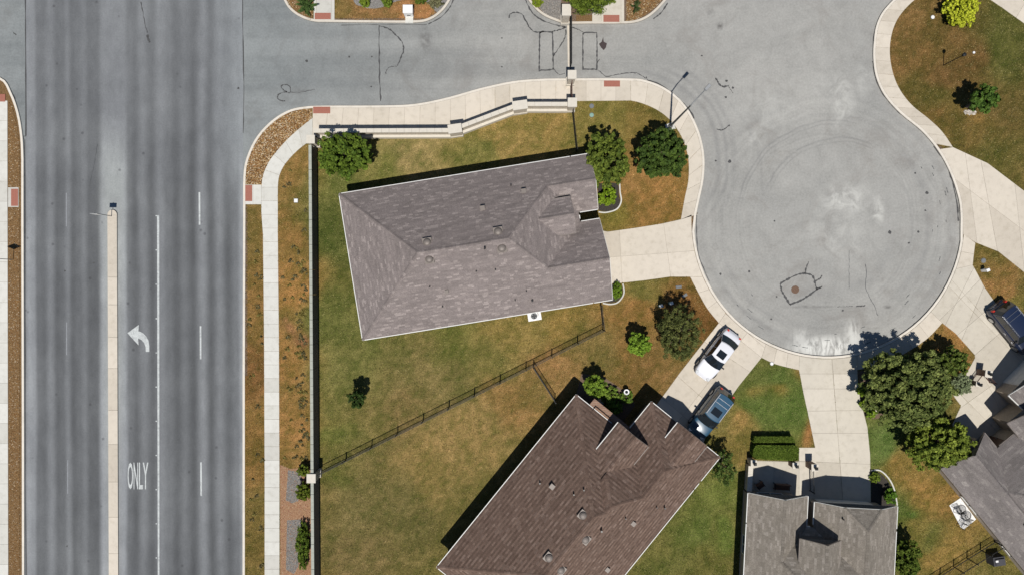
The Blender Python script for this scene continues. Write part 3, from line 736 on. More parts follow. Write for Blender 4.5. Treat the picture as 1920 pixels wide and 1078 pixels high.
for i, ch in enumerate('ONLY'):
    xx, yy = G([244.5, 254.8, 264.3, 273][i], 891.5)
    o = text(ch, xx, yy, [10 / K, 8.4 / K, 7.6 / K, 10.5 / K][i], 50 / K, M['paint'], marks); o.name = 'painted_letter'
cracks = setting('sealed_crack')
def crack(px, wd=2.0, wob=.6, name='seal_line', z=.008, mat='seal'):
    pts = smooth(px, 4) if len(px) > 2 else resample(px, 10)
    pts = [(p[0] + random.uniform(-wob, wob), p[1] + random.uniform(-wob, wob)) for p in resample(pts, max(6, int(len(pts) * 1.5)))]
    pts = GL(pts); n = len(pts); w = [wd / K / 2 * random.uniform(.35, 1.5) for _ in pts]
    L_, R_ = [], []
    for i in range(n):
        a = pts[max(i - 1, 0)]; b = pts[min(i + 1, n - 1)]; e = (b[0] - a[0], b[1] - a[1]); l = math.hypot(*e) or 1e-9
        L_.append((pts[i][0] - e[1] / l * w[i], pts[i][1] + e[0] / l * w[i], z)); R_.append((pts[i][0] + e[1] / l * w[i], pts[i][1] - e[0] / l * w[i], z))
    V = L_ + R_; F = [(n + i, n + i + 1, i + 1, i) for i in range(n - 1)]
    link(name, mesh(name, V, F), M[mat], cracks)
crack([(47, -200), (49, 255)], 2.2, .4, z=.014); crack([(457, -200), (455, 30), (457, 150), (456, 250)], 1.6, .5, z=.012)
crack([(44.5, 256), (49, 256)], 1.6, .2, z=.014)
crack([(46.5, 262), (47.5, 700), (50.5, 1300)], 2.2, .25, z=.012)
crack([(0, 151), (20, 170), (33, 205), (41, 245), (45, 262)], 3, .3, z=.015)
crack([(264, 4), (270, 35), (276, 62)], 1.6, z=.012); crack([(276, 66), (278, 73), (281, 80)], 4, .2, z=.012); crack([(25, 62), (31, 66)], 1.6, z=.014)
crack([(183, 270), (178, 300), (172, 330), (168, 350)], 1.0, z=.012, mat='iron_grey')
crack([(711, 48), (711, 100), (712, 160), (714, 190)], 2.3); crack([(711, 49), (728, 54), (742, 66), (753, 78), (757, 92), (752, 108), (745, 124)], 2.2)
crack([(744, 125), (732, 126), (725, 132), (723, 140)], 1.3)
crack([(535, 190), (522, 187), (522, 178), (535, 173), (543, 175), (545, 168), (540, 160), (530, 160), (528, 166), (537, 173)], 2); crack([(543, 174), (562, 174), (590, 168)], 1)
crack([(1012, 62), (1011, 128), (1014, 132), (1034, 131), (1037, 125), (1036, 66), (1033, 61), (1016, 60), (1012, 64)], 2.7, .3)
crack([(1093, 64), (1093, 127), (1096, 130), (1116, 130), (1119, 126), (1119, 68), (1116, 62), (1096, 62), (1093, 65)], 2.5, .3)
crack([(954, 35), (956, 28), (966, 24), (978, 27), (985, 38), (994, 54), (1005, 61), (1020, 60)], 2.2); crack([(1035, 60), (1050, 56), (1062, 52)], 2.4)
crack([(1061, 56), (1059, 72), (1048, 90), (1037, 106)], 1.8); crack([(985, 0), (996, 22), (1012, 36), (1036, 46), (1060, 51)], 2.2); crack([(1072, 52), (1085, 56), (1095, 62)], 1.6)
crack([(1119, 129), (1130, 140), (1138, 144), (1160, 140), (1185, 137), (1200, 140), (1222, 156)], 1.5); crack([(1119, 120), (1124, 112)], 1.3); crack([(1037, 128), (1048, 140), (1060, 138)], 1)
crack([(1215, 152), (1235, 158), (1256, 172)], 3.4, .4); crack([(1256, 172), (1276, 190), (1292, 206), (1301, 223)], 3.2, .4)
crack([(1342, 147), (1348, 158), (1356, 163), (1366, 161)], 2.6); crack([(1366, 163), (1375, 176)], 1.2); crack([(1344, 243), (1355, 244), (1368, 235)], 2.4)
for p in ([(1463, 532), (1478, 523), (1495, 515), (1509, 513), (1524, 518), (1529, 535), (1532, 542)], [(1532, 542), (1520, 551), (1503, 562), (1481, 571)], [(1481, 571), (1472, 556), (1466, 546), (1463, 532)]):
    crack(p, 3.4, .4)
crack([(1509, 512), (1512, 502), (1516, 491)], 2.6); crack([(1529, 526), (1538, 522), (1541, 516)], 2.6); crack([(1531, 542), (1541, 538)], 2.8)
crack([(1750, 275), (1772, 305), (1785, 340), (1794, 380), (1797, 415)], 2.4, .3); crack([(1637, 105), (1637, 75), (1643, 48), (1654, 26), (1668, 8)], 1.5, .2)
crack([(1636, 115), (1641, 145), (1656, 179), (1688, 215)], 1.6, .2); crack([(1330, 528), (1318, 500), (1308, 470), (1306, 400)], 1.6, .3); crack([(1590, 667), (1640, 655), (1690, 630), (1715, 606)], 2, .3)
crack([(1622, 495), (1625, 510), (1623, 540), (1640, 575), (1646, 592)], 1.0, mat='iron_grey'); crack([(1592, 470), (1592, 540)], .9, mat='iron_grey')
crack([(1605, 574), (1622, 573)], 2.0); crack([(1570, 575), (1600, 574)], .8)
crack([(1225, 36), (1240, 24), (1252, 6)], 2.4, .2); crack([(803, 46), (828, 32), (845, 12), (853, -10)], 1.8, .2)
crack([(640, 48), (700, 47), (800, 47)], 1.0, .2)
for (px, py, r) in ((1316, 105, 2), (1362, 152, 3), (1374, 165, 2.5), (1361, 183, 3), (1342, 302, 2), (1368, 303, 3.5), (1452, 415, 2), (1405, 509, 2.5), (1351, 514, 2.5), (1456, 556, 2), (1446, 598, 2), (1580, 582, 2.5), (1738, 362, 3.5), (1716, 325, 2), (1735, 395, 2), (1722, 435, 2.5), (1704, 456, 2.5), (1668, 436, 4), (575, 115, 3), (697, 107, 2), (696, 163, 1.8), (447, 166, 2.4), (122, 508, 2), (176, 493, 1.5), (126, 1023, 2), (941, 72, 2), (941, 126, 2), (655, 107, 2), (1212, 146, 2)):
    X, Y = G(px, py); q = [(X + r / K * random.uniform(.6, 1.2) * math.cos(a), Y + r / K * random.uniform(.5, 1.1) * math.sin(a)) for a in np.arange(0, 6.28, .9)]
    link('tar_spot', mesh('tar_spot', [(p[0], p[1], .0155) for p in q], [tuple(range(len(q)))]), M['seal'], cracks)
for i in range(26):
    a = random.uniform(-.6, 2.4); r = random.uniform(195, 243); px, py = CC[0] + r * math.cos(a), CC[1] + r * math.sin(a); l = random.uniform(4, 12)
    crack([(px, py), (px - l * math.sin(a) * .5, py + l * math.cos(a) * .5), (px - l * math.sin(a), py + l * math.cos(a))], 1.1, .3, 'tyre_scuff', .0085, 'iron_grey')
# tyre marks swung round the turning circle
for r, a, b_, wd in ((188, 196, 285, 2.4), (182, 200, 290, 1.8), (158, 200, 300, 2.2), (152, 205, 290, 1.6), (228, 120, 200, 3), (218, 115, 205, 2), (238, 95, 140, 2)):
    pass
def manhole(px, py, r, mat, name='manhole_cover', lab='round rusty manhole cover inside the sealed patch on the turning circle'):
    X, Y = G(px, py); t = thing(name, lab, 'manhole cover', (X, Y, 0))
    MB().lathe((0, 0, 0), [(r, .0), (r, .012), (r - .05, .018), (r - .05, .014), (0, .014)], 24).obj('frame', M[mat], t)
    mb = MB()
    for i in range(-3, 4):
        l = math.sqrt(max((r - .07) ** 2 - (i * r / 4) ** 2, .001)) * 2
        mb.box((0, i * r / 4, .02), (l, r / 9, .012)); 
    mb.obj('ribs', M[mat], t)
M['rust'] = plain('rusty_iron', (.16, .10, .07), .85, .1, scale=14, var=.4)
manhole(1491, 543, .34, 'rust')
X, Y = G(1130, 86)
poly_obj('oil_stain', [(1123, 83), (1128, 79), (1131, 70), (1132, 79), (1138, 82), (1136, 90), (1132, 95), (1127, 90)], .009, .0095, plain('dark_oil', (.05, .035, .035), .7), cracks)

# ------------------------------------------------------------------ houses
class Block:
    def __init__(s, u0, u1, w0, w1, eave, pitch, axis='u', hip=(1, 1), clipw=None, jerk=None):
        s.__dict__.update(locals())
    def h(s, u, w):
        if not (s.u0 - 1e-6 <= u <= s.u1 + 1e-6 and s.w0 - 1e-6 <= w <= s.w1 + 1e-6): return -1
        d = min(w - s.w0, s.w1 - w) if s.axis == 'u' else min(u - s.u0, s.u1 - u)
        lo, hi = (u - s.u0, s.u1 - u) if s.axis == 'u' else (w - s.w0, s.w1 - w)
        if s.hip[0]: d = min(d, lo)
        if s.hip[1]: d = min(d, hi)
        z = s.eave + s.pitch * d
        if s.jerk: z = min(z, s.jerk + s.pitch * lo)
        return z
    def faces(s):
        """list of (polygon, gradient direction up-slope, plane fn)"""
        o = []; p = s.pitch; e = s.eave
        if s.axis == 'u': a0, a1, b0, b1 = s.u0, s.u1, s.w0, s.w1; mp = lambda a, b: (a, b)
        else: a0, a1, b0, b1 = s.w0, s.w1, s.u0, s.u1; mp = lambda a, b: (b, a)
        m = (b0 + b1) / 2; hw = (b1 - b0) / 2
        r0 = a0 + (hw if s.hip[0] else 0); r1 = a1 - (hw if s.hip[1] else 0)
        jd = None
        if s.jerk: jd = (e + p * hw - s.jerk) / p; jb = (s.jerk - e) / p
        if s.jerk:
            o.append(([(a0, b0), (a1, b0), (r1, m), (a0 + jd, m), (a0, b0 + jb)], (0, 1), lambda a, b: e + p * (b - b0)))
            o.append(([(a0, b1), (a0, b1 - jb), (a0 + jd, m), (r1, m), (a1, b1)], (0, -1), lambda a, b: e + p * (b1 - b)))
            o.append(([(a0, b0 + jb), (a0 + jd, m), (a0, b1 - jb)], (1, 0), lambda a, b: s.jerk + p * (a - a0)))
        else:
            o.append(([(a0, b0), (a1, b0), (r1, m), (r0, m)], (0, 1), lambda a, b: e + p * (b - b0)))
            o.append(([(a0, b1), (r0, m), (r1, m), (a1, b1)], (0, -1), lambda a, b: e + p * (b1 - b)))
            if s.hip[0]: o.append(([(a0, b0), (r0, m), (a0, b1)], (1, 0), lambda a, b: e + p * (a - a0)))
        if s.hip[1]: o.append(([(a1, b0), (a1, b1), (r1, m)], (-1, 0), lambda a, b: e + p * (a1 - a)))
        return [([mp(*q) for q in poly], mp(*g), (lambda u, w_, f=f: f(*mp(u, w_)))) for poly, g, f in o]
def clip3(poly, ax, lim, keep):
    out = []; n = len(poly)
    for i in range(n):
        p, q = poly[i], poly[(i + 1) % n]; sp, sq = keep * (p[ax] - lim), keep * (q[ax] - lim)
        if sp >= -1e-9: out.append(p)
        if sp * sq < 0 and abs(sp) > 1e-9 and abs(sq) > 1e-9:
            t = sp / (sp - sq); out.append((p[0] + (q[0] - p[0]) * t, p[1] + (q[1] - p[1]) * t))
    return out
def house(name, label, org, ang, wsign, blocks, pal, course, tabw, wallmat, streak, seed, openings=(), vents=(), pipes=(), gut=True, winset=.45, gable_side=None):
    rng = random.Random(seed)
    t = thing(name, label, 'house', (org[0], org[1], 0), R(ang))
    V, F, C = [], [], []; DV, DF = [], []
    mir = wsign
    for bi, B in enumerate(blocks):
        for poly, g, pf in B.faces():
            if B.clipw is not None: poly = clip3(poly, 1, B.clipw, 1)
            if len(poly) < 3: continue
            # deck under the shingles, lower index on top
            b0 = len(DV); off = -.02 - .004 * bi
            DV += [(u, mir * w_, pf(u, w_) + off) for u, w_ in poly]
            idx = list(range(b0, b0 + len(poly)))
            if (area(poly) * mir) < 0: idx = idx[::-1]
            DF.append(tuple(idx))
            ax = 0 if g[0] else 1; sg = g[ax]; ox = 1 - ax
            vals = [q[ax] for q in poly]; lo, hi = min(vals), max(vals)
            start = lo if sg > 0 else hi; length = hi - lo
            nr = int(length / course) + 1
            fu = rng.uniform(0, 99)
            for k in range(nr):
                c0 = start + sg * k * course; c1 = start + sg * min((k + 1) * course, length)
                rl, rh = min(c0, c1), max(c0, c1)
                row = clip3(clip3(poly, ax, rl, 1), ax, rh, -1)
                if len(row) < 3: continue
                xs = [q[ox] for q in row]; x = min(xs) - rng.uniform(0, tabw); xe = max(xs)
                while x < xe:
                    wd = tabw * rng.uniform(.6, 1.5); pc = clip3(clip3(row, ox, x, 1), ox, x + wd - .008, -1); 
                    xx = x; x += wd
                    if len(pc) < 3 or abs(area(pc)) < 1e-4: continue
                    bur = True
                    for u, w_ in pc:
                        z = pf(u, w_); m_ = -9; 
                        for bj, B2 in enumerate(blocks):
                            if bj == bi: continue
                            if B2.clipw is not None and w_ < B2.clipw: continue
                            hh = B2.h(u, w_)
                            if hh > m_: m_ = hh if bj > bi else hh + .004
                        if m_ < z + .0025: bur = False; break
                    if bur: continue
                    b0 = len(V); col = pal(rng, xx, k, fu)
                    lift = rng.uniform(.004, .011)
                    for u, w_ in pc:
                        q = (u, w_)[ax]; f = abs(q - c0) / course
                        V.append((u, mir * w_, pf(u, w_) + .004 + lift * (1 - f))); C.append(col)
                    idx = list(range(b0, b0 + len(pc)))
                    if (area(pc) * mir) < 0: idx = idx[::-1]
                    F.append(tuple(idx))
    roof = link('roof', mesh('roof', DV, DF), M['deck' + streak], t)
    link('shingles', mesh('shingles', V, F, C), M['shingle'], roof, 'stuff')
    # ridge and hip caps
    cap = MB(); cc = []
    def vis(bi, u, w_, z):
        for bj, B2 in enumerate(blocks):
            if bj != bi and not (B2.clipw is not None and w_ < B2.clipw) and B2.h(u, w_) > z + .03: return False
        return True
    def uh(u, w_): return max([B2.h(u, w_) for B2 in blocks if not (B2.clipw is not None and w_ < B2.clipw)])
    for bi, B in enumerate(blocks):
        a0, a1 = (B.u0, B.u1) if B.axis == 'u' else (B.w0, B.w1); b0_, b1_ = (B.w0, B.w1) if B.axis == 'u' else (B.u0, B.u1)
        m = (b0_ + b1_) / 2; hw = (b1_ - b0_) / 2; mp = (lambda a, b: (a, b)) if B.axis == 'u' else (lambda a, b: (b, a))
        e = B.eave; pk = e + B.pitch * hw
        r0 = a0 + (hw if B.hip[0] else 0); r1 = a1 - (hw if B.hip[1] else 0)
        if B.jerk: jd = (pk - B.jerk) / B.pitch; r0 = a0 + jd
        segs = [((r0, m, pk), (r1, m, pk))]
        if B.hip[0]: segs += [((a0, b0_, e), (r0, m, pk)), ((a0, b1_, e), (r0, m, pk))]
        if B.hip[1]: segs += [((a1, b0_, e), (r1, m, pk)), ((a1, b1_, e), (r1, m, pk))]
        if B.jerk: jb = (B.jerk - e) / B.pitch; segs += [((a0, b0_ + jb, B.jerk), (r0, m, pk)), ((a0, b1_ - jb, B.jerk), (r0, m, pk))]
        for p, q in segs:
            L = math.dist(p, q)
            if L < .2: continue
            n = max(1, int(L / .26))
            for i in range(n):
                f0, f1 = i / n, (i + 1) / n
                A_ = [p[j] + (q[j] - p[j]) * f0 for j in range(3)]; B_ = [p[j] + (q[j] - p[j]) * f1 for j in range(3)]
                ua, wa = mp(A_[0], A_[1]); ub, wb = mp(B_[0], B_[1])
                if B.clipw is not None and min(wa, wb) < B.clipw: continue
                if not vis(bi, (ua + ub) / 2, (wa + wb) / 2, (A_[2] + B_[2]) / 2): continue
                du, dw = ub - ua, wb - wa; l = math.hypot(du, dw) or 1e-9; nx_, ny_ = -dw / l * .13, du / l * .13
                mu_, mw_, mz_ = (ua + ub) / 2, (wa + wb) / 2, (A_[2] + B_[2]) / 2
                if any(uh(mu_ + q_ * nx_ * 3, mw_ + q_ * ny_ * 3) > mz_ - .06 for q_ in (-1, 1)): continue
                if abs(A_[2] - B_[2]) < 1e-6: drop = B.pitch * .13
                else: drop = B.pitch * .13 * .7
                pts = []
                for (u, w_, z, dz) in ((ua, wa, A_[2], .04), (ub, wb, B_[2], .022)):
                    pts += [(u + nx_, mir * (w_ + ny_), z - drop + dz), (u, mir * w_, z + dz + .012), (u - nx_, mir * (w_ - ny_), z - drop + dz)]
                cap.add(pts, [(0, 1, 4, 3), (1, 2, 5, 4)]); cc += [tuple(v * .93 for v in pal(rng, i * .3, 3, 5))] * 6
    link('ridge_cap', mesh('ridge_cap', cap.v, cap.f, cc), M['shingle'], roof, 'stuff')
    # walls
    wm = MB()
    for bi, B in enumerate(blocks):
        i_ = winset + .006 * bi; u0, u1, w0, w1 = B.u0 + i_, B.u1 - i_, B.w0 + i_, B.w1 - i_
        if u1 <= u0 or w1 <= w0: continue
        e = B.eave + B.pitch * i_ - .12
        if B.axis == 'u': pr = [(w0, e), ((w0 + w1) / 2, e + B.pitch * (w1 - w0) / 2), (w1, e)]
        else: pr = [(u0, e), ((u0 + u1) / 2, e + B.pitch * (u1 - u0) / 2), (u1, e)]
        def P3(a, b, z): return (a, mir * b, z) if B.axis == 'u' else (b, mir * a, z)
        A0, A1 = (u0, u1) if B.axis == 'u' else (w0, w1)
        for a, hp in ((A0, B.hip[0] or bool(B.jerk)), (A1, B.hip[1])):
            q = [P3(a, pr[0][0], .1), P3(a, pr[2][0], .1), P3(a, pr[2][0], pr[2][1])] + ([] if hp else [P3(a, pr[1][0], pr[1][1])]) + [P3(a, pr[0][0], pr[0][1])]
            wm.add(q, [tuple(range(len(q)))])
        for b in (pr[0][0], pr[2][0]):
            q = [P3(A0, b, .1), P3(A1, b, .1), P3(A1, b, e), P3(A0, b, e)]; wm.add(q, [(0, 1, 2, 3)])
        # soffit
        z = B.eave - .06 - .005 * bi; q = [(B.u0, mir * B.w0, z), (B.u1, mir * B.w0, z), (B.u1, mir * B.w1, z), (B.u0, mir * B.w1, z)]
        wm.add(q, [(0, 1, 2, 3)])
    wm.obj('wall', wallmat, t)
    # gutters and fascia along every exposed edge
    for bi, B in enumerate(blocks):
        e = B.eave; pk = e + B.pitch * ((B.w1 - B.w0) if B.axis == 'u' else (B.u1 - B.u0)) / 2
        edges = []
        mu, mw = (B.u0 + B.u1) / 2, (B.w0 + B.w1) / 2
        sides = [('w0', (B.u0, B.w0), (B.u1, B.w0)), ('w1', (B.u0, B.w1), (B.u1, B.w1)), ('u0', (B.u0, B.w0), (B.u0, B.w1)), ('u1', (B.u1, B.w0), (B.u1, B.w1))]
        for nm, a, b in sides:
            side = nm[0] != B.axis; hp = side or (B.hip[0] if nm[1] == '0' else B.hip[1])
            def samp(f):
                u, w_ = a[0] + (b[0] - a[0]) * f, a[1] + (b[1] - a[1]) * f
                return u, w_, B.h(min(max(u, B.u0), B.u1), min(max(w_, B.w0), B.w1))
            n = max(4, int(math.dist(a, b) / .3)); run = []
            def flush(run):
                if len(run) < 2: return
                m = MB()
                pts = [run[0], run[-1]] if hp else run
                if not hp:
                    mid = max(run, key=lambda q: q[2]); pts = [run[0]] + ([mid] if mid not in (run[0], run[-1]) else []) + [run[-1]]
                    if B.jerk and nm[1] == '0': pts = run
                for p, q in zip(pts[:-1], pts[1:]):
                    d = Vector((q[0] - p[0], mir * (q[1] - p[1]), q[2] - p[2])); 
                    if d.length < .02: continue
                    o_ = {'w0': (0, -1), 'w1': (0, 1), 'u0': (-1, 0), 'u1': (1, 0)}[nm]; th = .06 if hp else .03
                    P_ = []
                    for (x, y, z) in (p, q):
                        y2 = mir * y; on = (o_[0] * th, mir * o_[1] * th)
                        P_ += [(x, y2, z - .15), (x + on[0], y2 + on[1], z - .15), (x + on[0], y2 + on[1], z - .01), (x, y2, z - .01)]
                    m.add(P_, [(0, 1, 5, 4), (1, 2, 6, 5), (2, 3, 7, 6), (3, 0, 4, 7), (0, 3, 2, 1), (4, 5, 6, 7)])
                if m.v: m.obj('gutter' if hp else 'fascia', M['white_gutter'] if (gut and (B.eave < 3.3 or nm == gable_side)) else M['vent'], roof)
            for i in range(n + 1):
                u, w_, z = samp(i / n); ok = True
                for bj, B2 in enumerate(blocks):
                    if bj == bi or (B2.clipw is not None and w_ < B2.clipw): continue
                    h2 = B2.h(u, w_)
                    if h2 > z - .02 and (h2 > z + .02 or bj < bi or (B2.u0 + .05 < u < B2.u1 - .05 and B2.w0 + .05 < w_ < B2.w1 - .05)): ok = False
                if B.clipw is not None and w_ < B.clipw: ok = False
                if ok: run.append((u, w_, z))
                else: flush(run); run = []
            flush(run)
    def top(u, w_): return max(B.h(u, w_) for B in blocks)
    for (px, py, r) in vents:
        u, w_ = loc_of(org, ang, mir, px, py, 5.4); z = top(u, w_); u, w_ = loc_of(org, ang, mir, px, py, z); z = top(u, w_)
        m = MB(); m.lathe((u, mir * w_, z - .12), [(r * 1.1, 0), (r * 1.1, .16), (r * 1.15, .19), (r * 1.05, .26), (r * .7, .34), (r * .3, .37), (0.001, .38)], 16)
        m.box((u, mir * w_, z - .03), (r * 2.6, r * 2.6, .1)); m.obj('roof_vent', M['vent'], t, smooth=False)
    for (px, py, r, hgt) in pipes:
        u, w_ = loc_of(org, ang, mir, px, py, 4.5); z = top(u, w_); u, w_ = loc_of(org, ang, mir, px, py, z); z = top(u, w_)
        m = MB()
        if r < .12: m.bar((u, mir * w_, z - .1), (u, mir * w_, z + hgt), r, 8)
        else: m.box((u, mir * w_, z + .04), (r * 2, r * 2, .28)); m.box((u, mir * w_, z + .2), (r * 2.3, r * 2.3, .05))
        m.obj('vent_pipe' if r < .12 else 'box_vent', M['black_trim'] if r < .12 else M['vent'], t)
    # openings: (kind, axis, const coordinate, from, to, z0, z1, outward sign)
    for kind, ax, c, a, b, z0, z1, sg in openings:
        def bx(m, a_, b_, za, zb, d0, d1):
            cc_, dd = (a_ + b_) / 2, b_ - a_; dep = (d0 + d1) / 2; dd2 = abs(d1 - d0)
            if ax == 'u': m.box((c + sg * dep, mir * cc_, (za + zb) / 2), (dd2, dd, zb - za))
            else: m.box((cc_, mir * (c + sg * dep), (za + zb) / 2), (dd, dd2, zb - za))
        if kind == 'window':
            m = MB(); f = .07
            for (a_, b_, za, zb) in ((a - f, a, z0 - f, z1 + f), (b, b + f, z0 - f, z1 + f), (a, b, z1, z1 + f), (a, b, z0 - f, z0), ((a + b) / 2 - .02, (a + b) / 2 + .02, z0, z1)): bx(m, a_, b_, za, zb, 0, .07)
            wo_ = m.obj('window', M['white_trim'], t)
            m = MB(); bx(m, a, b, z0, z1, .01, .03); m.obj('pane', M['glass'], wo_)
        elif kind == 'door':
            m = MB(); bx(m, a, b, z0, z1, 0, .05); d = m.obj('door', M['door_brown'], t)
            m = MB(); bx(m, b - .14, b - .09, 1.0, 1.08, .05, .12); m.obj('handle', M['chrome'], d)
        else:
            m = MB(); bx(m, a - .1, b + .1, z0, z1 + .1, 0, .02); d = m.obj('garage_door', M['white_trim'], t)
            for i in range(4):
                m = MB(); hh = (z1 - z0) / 4; bx(m, a, b, z0 + i * hh + .015, z0 + (i + 1) * hh - .015, .02, .05); m.obj('panel', M['white_trim'], d)
    return t
def loc_of(org, ang, mir, px, py, h):
    x, y = G(px, py, h); dx, dy = x - org[0], y - org[1]; c, s = math.cos(R(ang)), math.sin(R(ang))
    return dx * c + dy * s, mir * (-dx * s + dy * c)
def pal_grey(rng, x, k, fu):
    n = vn1(x * .9 + fu + k * .37, k * .5); l = 1 + (n - .5) * .25
    b = random_tone(rng, [(.172, .15, .146), (.186, .162, .158), (.202, .176, .17), (.25, .219, .211)], [.33, .35, .2, .12]); return tuple(v * l * 1.22 * q for v, q in zip(b, (1.0, .985, .975)))
def pal_brown(rng, x, k, fu):
    l = 1 + (vn1(x * .5 + fu, k * .3) - .5) * .2
    b = random_tone(rng, [(.15, .105, .087), (.172, .122, .101), (.195, .14, .117), (.22, .163, .139)], [.3, .35, .23, .12]); q = .96 if k % 2 else .70; return tuple(v * l * q * z for v, z in zip(b, (1.04, 1.0, .96)))  # alternate courses coloured darker: painted shadow lines that make the ribs
def pal_tan(rng, x, k, fu):
    l = 1 + (vn1(x * .7 + fu, k * .4) - .5) * .22
    b = random_tone(rng, [(.20, .178, .152), (.222, .198, .17), (.245, .219, .19), (.28, .252, .222)], [.33, .34, .22, .11]); return tuple(v * l * 1.05 for v in b)
def pal_grey2(rng, x, k, fu):
    l = 1 + (vn1(x * .5 + fu, k * .3) - .5) * .3
    b = random_tone(rng, [(.18, .162, .156), (.195, .175, .169), (.215, .194, .185), (.25, .227, .215)], [.35, .33, .22, .1]); return tuple(v * l for v in b)
def random_tone(rng, cols, w_):
    r = rng.random(); s = 0
    for c, q in zip(cols, w_):
        s += q
        if r < s: return c
    return cols[-1]
def vn1(x, y): return float(vnoise(np.array([x]), np.array([y]), 1.0, 9)[0])
for nm, c in (('g', (.16, .14, .137)), ('b', (.14, .10, .08)), ('t', (.165, .145, .122)), ('h', (.145, .13, .125))): M['deck' + nm] = plain('roof_deck_' + nm, c, .95)

# house one: hipped grey roof in the middle of the picture
O1 = G(680, 637, 2.8)
H1 = [Block(0, 19, 0, 12, 2.8, .66), Block(9.5, 20.6, 7.45, 12, 2.8, .66, hip=(0, 0)), Block(11.5, 20.6, 0, 6.65, 2.8, .66, hip=(0, 0)), Block(14.5, 18.4, 5.75, 8.65, 4.15, .66, hip=(0, 0))]
house('house', 'single storey house with mottled purple-grey hipped roof inside the walled corner lot', O1, 9.15, 1, H1, pal_grey, .125, .36, M['brick_tan'], 'g', 3,
      openings=[('garage', 'u', 20.15, 1.0, 5.7, .1, 2.4, 1), ('window', 'u', 20.15, 8.6, 10.6, .9, 2.2, 1), ('door', 'u', 18.55, 6.75, 7.35, .1, 2.2, 1), ('window', 'w', .45, 3, 4.5, .9, 2.2, -1), ('window', 'w', .45, 8, 9.8, .9, 2.2, -1), ('door', 'w', .45, 13, 14, .1, 2.2, -1), ('window', 'u', .45, 4, 5.6, .9, 2.2, -1), ('window', 'u', .45, 8, 9.6, .9, 2.2, -1), ('window', 'w', 11.55, 5, 6.5, .9, 2.2, 1), ('window', 'w', 11.55, 12, 13.5, .9, 2.2, 1)],
      vents=[(801, 455, .27), (805, 486, .27), (934, 435, .28), (941, 465, .29)],
      pipes=[(905, 391, .16, .2), (982, 359, .16, .2), (909, 467, .07, .6), (838, 547, .13, .15), (958, 348, .05, .25), (893, 509, .05, .25), (806, 538, .05, .25), (998, 564, .09, .3), (966, 563, .05, .25), (929, 506, .05, .3), (987, 546, .05, .25), (830, 575, .05, .3)])
O2 = G(1080.5, 740, 2.9)
H2 = [Block(-18, 0, 0, 12.25, 2.9, .68), Block(-9, .7, 1.35, 12.25, 2.9, .68, hip=(0, 1), clipw=5.2), Block(-7, 3.4, 5.1, 12.25, 2.9, .68, hip=(0, 1)), Block(-5, .5, 3.7, 6.75, 4.45, .62, hip=(0, 0)), Block(-1, 3.45, 7.5, 10.5, 4.0, .6, hip=(0, 0))]
house('house', 'large house with ribbed brown shingle roof set at an angle beside the two parked cars', O2, 51, -1, H2, pal_brown, .135, .3, M['brick_red'], 'b', 4,
      openings=[('garage', 'u', 2.95, 6.6, 11.4, .1, 2.4, 1), ('window', 'u', -.45, 1.0, 2.6, .8, 2.2, 1), ('door', 'u', -.04, 4.7, 5.7, .1, 2.3, 1), ('window', 'w', .45, -5, -3.4, .8, 2.2, -1), ('window', 'w', .45, -11, -9, .8, 2.2, -1), ('window', 'w', 11.8, -6, -4, .8, 2.2, 1)],
      vents=[(1094, 968, .27), (1097, 1009, .27), (1030, 1048, .28), (1051, 1066, .27)],
      pipes=[(1035, 911, .17, .2), (1012, 904, .06, .3), (1076, 927, .06, .3), (1095, 919, .06, .3), (1126, 990, .08, .5), (1187, 980, .15, .2), (1139, 1067, .15, .2), (1172, 969, .05, .3), (1231, 950, .05, .3), (1246, 951, .07, .4)], gable_side='w0')
O3 = G(1403, 924, 2.75)
H3 = [Block(0, 12.2, 2.5, 17, 2.75, .667, 'w'), Block(0, 4.87, 0, 9, 2.75, .667, 'w', hip=(0, 0)), Block(5.45, 12.2, .45, 9, 2.75, .667, 'w', hip=(0, 0), jerk=4.0), Block(3.75, 6.95, 2.95, 9, 4.4, .85, 'w', hip=(0, 0))]
house('house', 'house with weathered tan-grey gabled roof behind the clipped hedge at the bottom edge', O3, -3, -1, H3, pal_tan, .145, .4, M['brick_tan'], 't', 5,
      openings=[('garage', 'w', .9, 6.6, 11.0, .1, 2.4, -1), ('window', 'w', .45, 1.4, 3.4, .8, 2.2, -1), ('window', 'w', 3.4, 4.6, 5.6, 3.9, 4.5, -1), ('window', 'u', .45, 4, 5.5, .8, 2.2, -1), ('window', 'u', 11.75, 4, 5.5, .8, 2.2, 1)],
      pipes=[(1531, 938, .06, .3)])
O4 = G(1765, 878, 2.8)
H4 = [Block(0, 16, 1.6, 16, 2.8, .6, 'w'), Block(0, 4.56, 0, 8, 2.8, .7, 'w', hip=(0, 0)), Block(6.4, 11.5, .4, 9, 3.1, .6, 'w', hip=(0, 0))]
house('house', 'house with plain grey roof cut by the lower right edge, beside its white patio slab', O4, 39.4, -1, H4, pal_grey2, .145, .45, M['brick_tan'], 'h', 6,
      openings=[('window', 'w', .45, 1.2, 3.2, .8, 2.2, -1), ('door', 'w', 2.05, 4.9, 5.8, .1, 2.2, -1), ('window', 'u', .45, 4, 6, .8, 2.2, -1), ('window', 'u', .45, 9, 10.5, .8, 2.2, -1)], gut=False,
      pipes=[(1918, 982, .07, .35)])
O5 = G(1892, 741, 2.8)
house('garage', 'garage wing with grey roof facing the black car at the right edge', O5, 46, -1, [Block(0, 8, 0, 6.5, 2.8, .5, 'w', hip=(0, 1))], pal_grey2, .145, .45, M['brick_tan'], 'h', 8,
      openings=[('garage', 'w', .45, 1.5, 6.5, .1, 2.4, -1)], gut=True)

